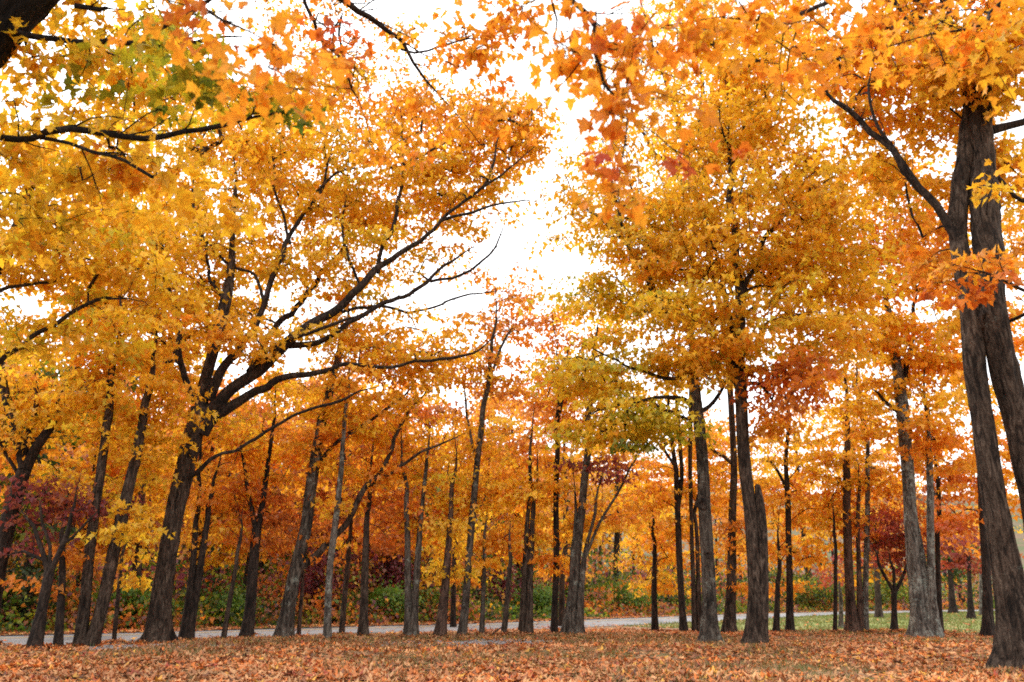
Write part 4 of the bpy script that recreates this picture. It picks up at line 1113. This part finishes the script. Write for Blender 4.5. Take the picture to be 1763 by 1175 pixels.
# ------------------------------------------------------------------ bushes under that row
def bush(name, label, px, off, h, wd, pal, n, leafs=.13, group=None):
    q = fine.copy()
    q[:, :2] += fn * off
    fx, fy, fz = project(q)
    fx = np.where(fz > 3, fx, 1e9)
    b = q[np.argmin(np.abs(fx - px))]
    bx, by, bz = b[0], b[1], float(ground_z(b[0:1], b[1:2])[0])
    root = add_obj(name, None, loc=(bx, by, bz), label=label, category='bush', group=group)
    S = Soup()
    tipsp = []
    for _ in range(9):
        a, el = rng.uniform(0, 6.28), rng.uniform(.6, 1.4)
        L_ = h * rng.uniform(.6, 1.0)
        d = np.array([math.cos(a) * math.cos(el), math.sin(a) * math.cos(el), math.sin(el)])
        t = np.linspace(0, 1, 6)[:, None]
        P = d * L_ * t * np.array([wd / h * 1.2, wd / h * 1.2, 1]) + rng.normal(0, .03, (6, 3)) * t
        V, F = tube(P, np.linspace(.03, .006, 6), 5)
        S.add(V, F)
        tipsp.append(P[3:])
    V, F, _ = S.get()
    add_obj('stems', make_mesh('stems', V, F, BARK['dark'], smooth=True), parent=root)
    tipsp = np.concatenate(tipsp)
    c = tipsp[rng.integers(0, len(tipsp), n // 12)]
    pos = np.repeat(c, 12, axis=0)
    pos = pos + rng.normal(0, 1, pos.shape) * np.array([wd * .2, wd * .2, h * .11])
    pos[:, 2] = np.clip(pos[:, 2], .05, None)
    tp, nr = hang_frames(len(pos), np.arctan2(pos[:, 1], pos[:, 0]))
    cl = np.repeat(pick_cols(pal, n // 12), 12, axis=0) * .6 + .4 * pick_cols(pal, len(pos))
    V, F, C = leaves_mesh(pos, tp, nr, leafs * rng.uniform(.7, 1.3, len(pos)), cl, 3)
    add_obj('foliage', make_mesh('foliage', V, F, M_LEAF, colors=C), parent=root)


bush('bush', 'low bright green bush across the road behind the big leaning trunk', 225, 5.4, 1.7, 1.5, 'fresh', 1400)
bush('bush', 'dark green bush across the road at the left edge', 30, 6, 2.2, 2.0, 'green', 1400)
bush('bush', 'green bush across the road between the big trunk and the rust-orange maple', 385, 5.6, 1.6, 1.5, 'fresh', 1300)
bush('bush', 'purple-leaved bush across the road under the diagonal bough', 545, 7, 3.2, 1.7, 'purple', 1300)
bush('bush', 'crimson bush across the road left of the lichen-spotted pair of stems', 670, 7.5, 3.4, 1.8, 'purple', 1500)
bush('bush', 'fresh green bush across the road left of the lichen-spotted pair of stems', 655, 5.2, 1.7, 1.6, 'fresh', 1500)
bush('bush', 'olive bush with rusty tips across the road right of the lichen-spotted pair', 735, 5.6, 1.7, 1.4, 'mixgreen', 1200)
bush('bush', 'red bush across the road right of the tall slender centre maple', 850, 7.5, 3.4, 1.7, 'purple', 1400)
bush('bush', 'low green bush across the road behind the double brown trunk', 925, 5.4, 1.6, 1.8, 'fresh', 1500)
bush('bush', 'loose olive-green bush across the road right of the grey clump', 1045, 7.4, 3.4, 2.6, 'mixgreen', 1500, .15)
bush('bush', 'green bush across the road left of the little dome-shaped maple', 1085, 5.4, 2.0, 2.2, 'fresh', 1500)
bush('bush', 'green bush across the road between the dome-shaped maple and the slender dark one', 1150, 5.6, 2.2, 2.2, 'green', 1500)
bush('bush', 'broad green bush beyond the lawn right of the golden maple', 1395, 6, 3.0, 4.5, 'mixgreen', 3000, .2)
bush('bush', 'green bush beyond the lawn behind the brown and grey trunks', 1530, 6, 3.0, 4.5, 'mixgreen', 2600, .2)

# ------------------------------------------------------------------ low growth along the far side of the road
ks = rng.integers(20, len(road_c) - 22, 3000)
ks = ks + 0.0
ii = np.clip(ks.astype(int), 0, len(road_c) - 2)
fr = rng.uniform(0, 1, len(ii))[:, None]
cb = road_c[ii] * (1 - fr) + road_c[ii + 1] * fr
off = 4.0 + rng.uniform(0, 1, len(ii)) ** 1.3 * 7.0
cb = cb + road_n[ii] * off[:, None]
hh = (.3 + np.clip(off - 4.0, 0, 4) * .8) * np.clip(.1 + 1.9 * vnoise(np.column_stack([cb * .45, np.zeros(len(cb))]), 31) ** 1.5 + .35 * vnoise(np.column_stack([cb * 1.7, np.zeros(len(cb))]), 32), .2, 2)
pal_n = vnoise(np.column_stack([cb * .33, np.zeros(len(cb))]), 33)
UP, UT, UN, US, UC = [], [], [], [], []
for k in range(len(cb)):
    n = 15
    z0 = rng.uniform(.0, 1.0) * hh[k]
    p = np.column_stack([np.full(n, cb[k, 0]), np.full(n, cb[k, 1]), np.full(n, z0)]) + rng.normal(0, 1, (n, 3)) * np.array([.38, .38, .16])
    p[:, 2] = np.maximum(p[:, 2], .04) + ground_z(p[:1, 0], p[:1, 1])[0]
    t, nr = hang_frames(n, rng.uniform(0, 6.28, n))
    pal = rng.choice(['green', 'fresh', 'mixgreen', 'hazy_muted'], p=[.55, .12, .2, .13]) if pal_n[k] < .46 else ('mixgreen' if pal_n[k] < .62 else rng.choice(['rust', 'hazy_muted', 'mixgreen', 'purple'], p=[.3, .3, .3, .1]))
    UP.append(p); UT.append(t); UN.append(nr)
    US.append(rng.uniform(.09, .19, n) * (1 + .012 * max(0, cb[k, 1] - 20)))
    UC.append(pick_cols(pal, n, pick_cols(pal, 1)[0], .55))
V, F, C = leaves_mesh(*(np.concatenate(q) for q in (UP, UT, UN, US, UC)), 3)
add_obj('undergrowth', make_mesh('undergrowth', V, F, M_LEAF, colors=C), kind='stuff', label='tangled green undergrowth along the far side of the road', category='undergrowth')

# ------------------------------------------------------------------ the wood behind, one mass
WT, WL = Soup(), Soup()
cnt = 0
for k in range(190):
    i = int(rng.integers(14, len(road_c) - 12))
    off = 12 + 55 * rng.uniform(0, 1) ** 1.2
    b = road_c[i] + road_n[i] * off
    if b[1] < 12 or abs(b[0]) > .8 * b[1] + 14:
        continue
    bx_, by_, _z = project(np.array([[b[0], b[1], 5.0]]))
    h = rng.uniform(8, 13) + max(0, (b[1] - 45) * .10)
    if 830 < bx_[0] < 1040:
        h *= .95
    bz = float(ground_z(b[0:1], b[1:2])[0])
    t = np.linspace(0, 1, 7)
    P = np.column_stack([b[0] + rng.normal(0, .35) * t, b[1] + rng.normal(0, .35) * t, bz - .2 + h * t * .92])
    V, F = tube(P, h * .015 * (1 - t) + .02, 6)
    WT.add(V, np.concatenate([F[:, [0, 1, 2]], F[:, [0, 2, 3]]]), np.zeros((len(V), 3)) + .05)
    for _ in range(9):
        a = rng.uniform(0, 6.28)
        z0 = rng.uniform(.3, .8) * h
        d = np.array([math.cos(a), math.sin(a), rng.uniform(.5, 1.3)])
        L_ = h * rng.uniform(.12, .26)
        tt = np.linspace(0, 1, 4)[:, None]
        V, F = tube(np.array([b[0], b[1], bz + z0]) + d * L_ * tt + rng.normal(0, .1, (4, 3)) * tt, np.linspace(.05, .012, 4), 4)
        WT.add(V, np.concatenate([F[:, [0, 1, 2]], F[:, [0, 2, 3]]]), np.zeros((len(V), 3)) + .05)
    pal = rng.choice(['amber', 'orange', 'pink', 'hazy_muted', 'gold', 'mixgreen', 'purple'], p=[.14, .12, .22, .34, .04, .07, .07])
    nc, npl = 34, 22
    u = unit(rng.normal(size=(nc, 3))) * rng.uniform(0, 1, (nc, 1)) ** .4
    c = np.array([b[0], b[1], bz + h * .62]) + u * np.array([h * .25, h * .25, h * .36])
    pos = np.repeat(c, npl, 0) + rng.normal(0, 1, (nc * npl, 3)) * np.array([.6, .6, .22])
    tp, nr = hang_frames(len(pos), rng.uniform(0, 6.28, len(pos)))
    cl = np.repeat(pick_cols(pal, nc), npl, 0) * .6 + .4 * pick_cols(pal, len(pos))
    V, F, C = leaves_mesh(pos, tp, nr, rng.uniform(.2, .38, len(pos)), cl, 3)
    WL.add(V, F, C)
    cnt += 1
for k in range(820):           # saplings and brush between the trunks
    i = int(rng.integers(18, len(road_c) - 14))
    off = 10 + 40 * rng.uniform(0, 1) ** 1.3
    b = road_c[i] + road_n[i] * off
    if b[1] < 12 or abs(b[0]) > .8 * b[1] + 8:
        continue
    bz = float(ground_z(b[0:1], b[1:2])[0])
    hgt = rng.uniform(1.0, 3.6)
    pal = rng.choice(['mixgreen', 'green', 'hazy_muted', 'purple', 'rust', 'pink'], p=[.2, .1, .32, .14, .12, .12])
    n = 60
    pos = np.array([b[0], b[1], bz]) + np.column_stack([rng.normal(0, 1.1, n), rng.normal(0, 1.1, n), rng.uniform(.1, 1, n) * hgt])
    tp, nr = hang_frames(n, rng.uniform(0, 6.28, n))
    V, F, C = leaves_mesh(pos, tp, nr, rng.uniform(.22, .42, n), pick_cols(pal, n), 3)
    WL.add(V, F, C)
Vt, Ft, Ct = WT.get()
Vl, Fl, Cl = WL.get()
wood_me = make_mesh('woods', np.concatenate([Vt, Vl]), np.concatenate([Ft, Fl + len(Vt)]), None, colors=np.concatenate([Ct, Cl]), mats=[BARK['dark'], M_LEAF], mat_index=np.concatenate([np.zeros(len(Ft)), np.ones(len(Fl))]))
add_obj('woods', wood_me, kind='stuff', label='mass of autumn woodland on the rising ground beyond the road', category='woodland')
print('woods trees', cnt, 'leaves', len(Vl) // 4)

# ------------------------------------------------------------------ fallen leaves on the ground
def scatter(n, y0, y1, widen=.72, pad=2.0):
    y = np.sqrt(rng.uniform(y0 ** 2, y1 ** 2, n))
    x = rng.uniform(-1, 1, n) * (y * widen + pad)
    return x, y


def lay_leaves(x, y, lod, smin=.08, smax=.165, pal='litter', lift=.012):
    n = len(x)
    z = ground_z(x, y) + lift + rng.uniform(0, .02, n)
    az = rng.uniform(0, 6.28, n)
    tl = rng.normal(0, .09, n)
    tip = np.column_stack([np.cos(az) * np.cos(tl), np.sin(az) * np.cos(tl), np.sin(tl)])
    n0 = unit(np.array([0, 0, 1.0]) - tip * tip[:, 2:3])
    r = rng.normal(0, .12, n)[:, None]
    nor = n0 * np.cos(r) + np.cross(tip, n0) * np.sin(r)
    s = rng.uniform(smin, smax, n)
    z = z + s * np.abs(np.sin(tl)) * .35
    cl = pick_cols(pal, n)
    pn = vnoise(np.column_stack([x * .7, y * .7, np.zeros(n)]), 71)[:, None]
    cl = cl * (.62 + .72 * pn) * np.array([1, 1, 1.0]) + np.array([.05, .03, .02]) * (1 - pn)
    return np.column_stack([x, y, z]), tip, nor, s, cl


def litter_density(x, y):
    q = np.column_stack([x * .45, y * .45, np.zeros(len(x))])
    d = .42 + .85 * vnoise(q, 51) + .35 * (vnoise(q * 3.1, 52) - .5)
    d = d - .45 * np.clip((x + .5) / 3, 0, 1) * np.clip((17 - y) / 5, 0, 1)      # grassier in the right foreground
    for (gx_, gy_, ra, rb) in GRAVEL:
        d = d - .42 * np.exp(-(((x - gx_) / ra) ** 2 + ((y - gy_) / rb) ** 2) ** 2)
    return d


g1 = at(735, 1108, ground_Y(1108))
g2 = at(250, 1116, ground_Y(1116))
g3 = at(850, 1106, ground_Y(1106))
GRAVEL = [(g1[0], g1[1], 1.5, 1.1), (g2[0], g2[1], 1.7, .9), (g3[0], g3[1], 1.4, .8)]
x1, y1 = scatter(28000, 8.2, 14.5)
x2, y2 = scatter(42000, 14.5, 27.5, .7, 2.5)
far1 = y1 > 12
keep1 = rng.uniform(0, 1.05, len(x1)) < litter_density(x1, y1)
keep2 = (rng.uniform(0, .95, len(x2)) < litter_density(x2, y2)) & (road_dist(x2, y2) < -2.7 - rng.exponential(.25, len(x2)))
lawnish = (x2 > 3) & (y2 > lawn_edge(x2))
keep2 &= ~(lawnish & (rng.uniform(0, 1, len(x2)) < .8))
near = lay_leaves(x1[keep1 & ~far1], y1[keep1 & ~far1], 1)
midl = lay_leaves(x1[keep1 & far1], y1[keep1 & far1], 2)
px, py, zc = project(near[0])
inside = (px > 4) & (px < PW - 4) & (py < PH - 4)
score = np.where(inside, near[3] / zc, 0)
big = np.argsort(-score)[:300]
m = np.ones(len(near[0]), bool)
m[big] = False
litter = Soup()
V, F, C = leaves_mesh(*midl, 2, TEMPL_DRY)
litter.add(V, F, C)
V, F, C = leaves_mesh(*(q[m] for q in near), 1, TEMPL_DRY)
litter.add(V, F, C)
V, F, C = leaves_mesh(*lay_leaves(x2[keep2], y2[keep2], 2, .10, .18), 2, TEMPL_DRY)
litter.add(V, F, C)
# thin scatter on the lawn, the road's edges and the verge, and round about the camera
x3, y3 = scatter(10000, 17, 62, .68, 4)

d3 = road_dist(x3, y3)
k3 = (d3 < 5.5) & ((d3 > -2.9) | (y3 > 24)) & ((np.abs(d3) > 2.5) | (rng.uniform(0, 1, len(x3)) < .3)) & ~((x3 > 3) & (y3 > lawn_edge(x3)) & (rng.uniform(0, 1, len(x3)) < .75))
P3 = lay_leaves(x3[k3], y3[k3], 2, .12, .2)
P3[0][:, 2] += np.where(np.abs(d3[k3]) < 2.8, .05, .03)
V, F, C = leaves_mesh(*P3, 2, TEMPL_DRY)
litter.add(V, F, C)
x4, y4 = rng.uniform(-9, 9, 9000), rng.uniform(-5, 8.3, 9000)
V, F, C = leaves_mesh(*lay_leaves(x4, y4, 2), 2, TEMPL_DRY)
litter.add(V, F, C)
# dense drift along the far road edge
i5 = rng.integers(20, len(road_c) - 22, 5000)
p5 = road_c[i5] + rng.normal(0, .8, (5000, 2)) * _rt[i5] + road_n[i5] * (2.95 + rng.exponential(.5, 5000))[:, None]
P5 = lay_leaves(p5[:, 0], p5[:, 1], 2, .1, .18, lift=.045)
V, F, C = leaves_mesh(*P5, 2, TEMPL_DRY)
litter.add(V, F, C)
for o_ in list(scene.objects):
    if o_.parent is None and o_.type == 'EMPTY' and o_.get('category') == 'tree' and 9 < o_.location.y < 27:
        n_ = 110
        a_ = rng.uniform(0, 6.28, n_)
        rd = .14 + rng.exponential(.22, n_)
        Pb = lay_leaves(o_.location.x + np.cos(a_) * rd, o_.location.y + np.sin(a_) * rd, 2)
        Pb[0][:, 2] += .09 * np.exp(-rd / .25) * rng.uniform(.3, 1, n_)
        V, F, C = leaves_mesh(*Pb, 2, TEMPL_DRY)
        litter.add(V, F, C)
V, F, C = litter.get()
add_obj('fallen_leaves', make_mesh('fallen_leaves', V, F, M_LITTER, colors=C), parent=ground, kind='stuff')
for b_ in big:
    V, F, C = leaves_mesh(*(q[b_:b_ + 1] for q in near), 0, TEMPL_DRY)
    add_obj('fallen_leaf', make_mesh('fallen_leaf', V - near[0][b_], F, M_LITTER, colors=C), parent=ground, loc=tuple(near[0][b_]))

# ------------------------------------------------------------------ grass
def grass(name, x, y, hmin, hmax, wd, cols, parent=None, zoff=0.0):
    n = len(x)
    z = ground_z(x, y) + zoff
    az, ln = rng.uniform(0, 6.28, n), rng.uniform(.1, .9, n)
    h = rng.uniform(hmin, hmax, n)
    d = np.column_stack([np.cos(az), np.sin(az), np.zeros(n)])
    s = np.column_stack([-np.sin(az), np.cos(az), np.zeros(n)])
    P = np.column_stack([x, y, z])
    V = np.stack([P - s * wd[:, None], P + s * wd[:, None], P + d * (h * ln)[:, None] + np.column_stack([np.zeros(n), np.zeros(n), h])], 1).reshape(-1, 3)
    F = np.arange(3 * n).reshape(-1, 3)
    A = np.array(cols)
    C = np.repeat(A[rng.integers(0, len(A), n)] * rng.uniform(.7, 1.2, (n, 1)), 3, axis=0)
    return V, F, C


GS = Soup()
xg, yg = scatter(90000, 8.2, 24, .72, 1.5)
q = np.column_stack([xg * .6, yg * .6, np.zeros(len(xg))])
gk = rng.uniform(0, 1, len(xg)) < np.clip((vnoise(q, 61) - .42) * 2.6 + .6 * np.clip((xg + .5) / 3, 0, 1) * np.clip((18 - yg) / 5, 0, 1), .05, 1)
gk &= road_dist(xg, yg) < -3
GS.add(*grass('g', xg[gk], yg[gk], .04, .13, .004 + .00035 * yg[gk], [(.15, .16, .035), (.24, .18, .06), (.36, .24, .11), (.12, .15, .03), (.38, .24, .12), (.34, .2, .09)]))
xl, yl = rng.uniform(4, 60, 90000), rng.uniform(25, 68, 90000)
dl = road_dist(xl, yl)
kl = (dl < -2.9) & (yl > lawn_edge(xl) - .6) & (np.abs(xl) < yl * .72 + 3)
GS.add(*grass('g', xl[kl], yl[kl], .05, .11, .006 + .0004 * yl[kl], [(.14, .19, .035), (.19, .22, .05), (.26, .23, .07), (.16, .20, .04)], zoff=.015))
V, F, C = GS.get()
add_obj('grass', make_mesh('grass', V, F, M_GRASS, colors=C), kind='stuff', label='short grass in the leaf carpet and on the lawn', category='grass')

# ------------------------------------------------------------------ gravel patches
GR = Soup()
ico = np.array([(1, 1, 1), (-1, -1, 1), (-1, 1, -1), (1, -1, -1), (0, 0, 1.5), (1.4, 0, 0), (0, 1.4, 0), (-1.4, 0, 0), (0, -1.4, 0)], float)
oct_v = np.array([(1, 0, 0), (-1, 0, 0), (0, 1, 0), (0, -1, 0), (0, 0, 1), (0, 0, -1)], float)
oct_f = np.array([(0, 2, 4), (2, 1, 4), (1, 3, 4), (3, 0, 4), (2, 0, 5), (1, 2, 5), (3, 1, 5), (0, 3, 5)])
for (gx_, gy_, ra, rb) in GRAVEL:
    for _ in range(900):
        a, r = rng.uniform(0, 6.28), math.sqrt(rng.uniform(0, 1))
        x, y = gx_ + math.cos(a) * r * ra * 1.1, gy_ + math.sin(a) * r * rb * 1.1
        s = rng.uniform(.015, .045)
        V = oct_v * s * rng.uniform(.6, 1.3, (6, 3)) * np.array([1.2, 1.2, .8])
        GR.add(V + np.array([x, y, 0.0]), oct_f)
V, F, _ = GR.get()
ctr_xy = V.reshape(-1, 6, 3).mean(1)
V[:, 2] += np.repeat(ground_z(ctr_xy[:, 0], ctr_xy[:, 1]), 6) + .012
add_obj('gravel', make_mesh('gravel', V, F, M_STONE), kind='stuff', label='grey gravel showing through the leaf carpet', category='gravel')

# ------------------------------------------------------------------ the fallen stick
a_, b_ = at(843, 1098, ground_Y(1098)), at(867, 1078, ground_Y(1098) - .1)
st = catmull(np.array([np.append(a_ + [0, 0, .02], .022), np.append(a_ * .6 + b_ * .4 + [0, 0, .03], .02), np.append(b_, .011)]), 6)
V, F = tube(st[:, :3], st[:, 3], 8, bark=.1, lump=.1, seed=4)
stick = add_obj('fallen_stick', make_mesh('fallen_stick', V - a_, F, BARK['brown'], smooth=True), loc=tuple(a_), label='bare grey stick propped against a thin trunk right of the gravel', category='stick')
tw = np.array([st[5, :3], st[5, :3] + [-.1, 0, .1], st[5, :3] + [-.13, 0, .22]])
V, F = tube(tw, np.array([.009, .007, .004]), 5)
add_obj('twig', make_mesh('twig', V - a_, F, BARK['brown'], smooth=True), parent=stick)

# ------------------------------------------------------------------ knots and old branch scars on the near trunks
def knot(parent, px, py, Y, rad, mat, toward=.0):
    c = at(px, py, Y)
    n = unit(CAM - c)
    u = unit(np.cross(n, np.array([0, 0, 1.0])))
    v = np.cross(u, n)
    rows = []
    for rr_, hh_ in ((1.5, -.25), (1.15, .18), (.85, .3), (.6, .12), (.4, -.25), (.12, -.4)):
        th = np.linspace(0, 2 * np.pi, 18, endpoint=False)
        wob_ = 1 + .14 * np.sin(3 * th + px) + .08 * np.sin(5 * th + py)
        rows.append(c + rad * (rr_ * wob_[:, None] * (np.cos(th)[:, None] * u * .85 + np.sin(th)[:, None] * v) + hh_ * n))
    V = np.concatenate(rows)
    F = np.array([[a * 18 + b, a * 18 + (b + 1) % 18, (a + 1) * 18 + (b + 1) % 18, (a + 1) * 18 + b] for a in range(5) for b in range(18)])
    o = np.array(parent.location)
    add_obj('knot', make_mesh('knot', V - o, F, mat, smooth=True), parent=parent)


for (lab, px, py, Y, rad) in (('twin-stemmed maple with furrowed', 1700, 552, 12.55, .13), ('broad old maple', 312, 805, 20.0, .12), ('straight maple with grey', 1208, 868, 19.35, .11), ('straight maple with grey', 1219, 955, 19.3, .07)):
    for o in list(scene.objects):
        if o.parent is None and str(o.get('label', '')).startswith(lab):
            knot(o, px, py, Y, rad, BARK['dark'])

print('leaves', N_LEAF)
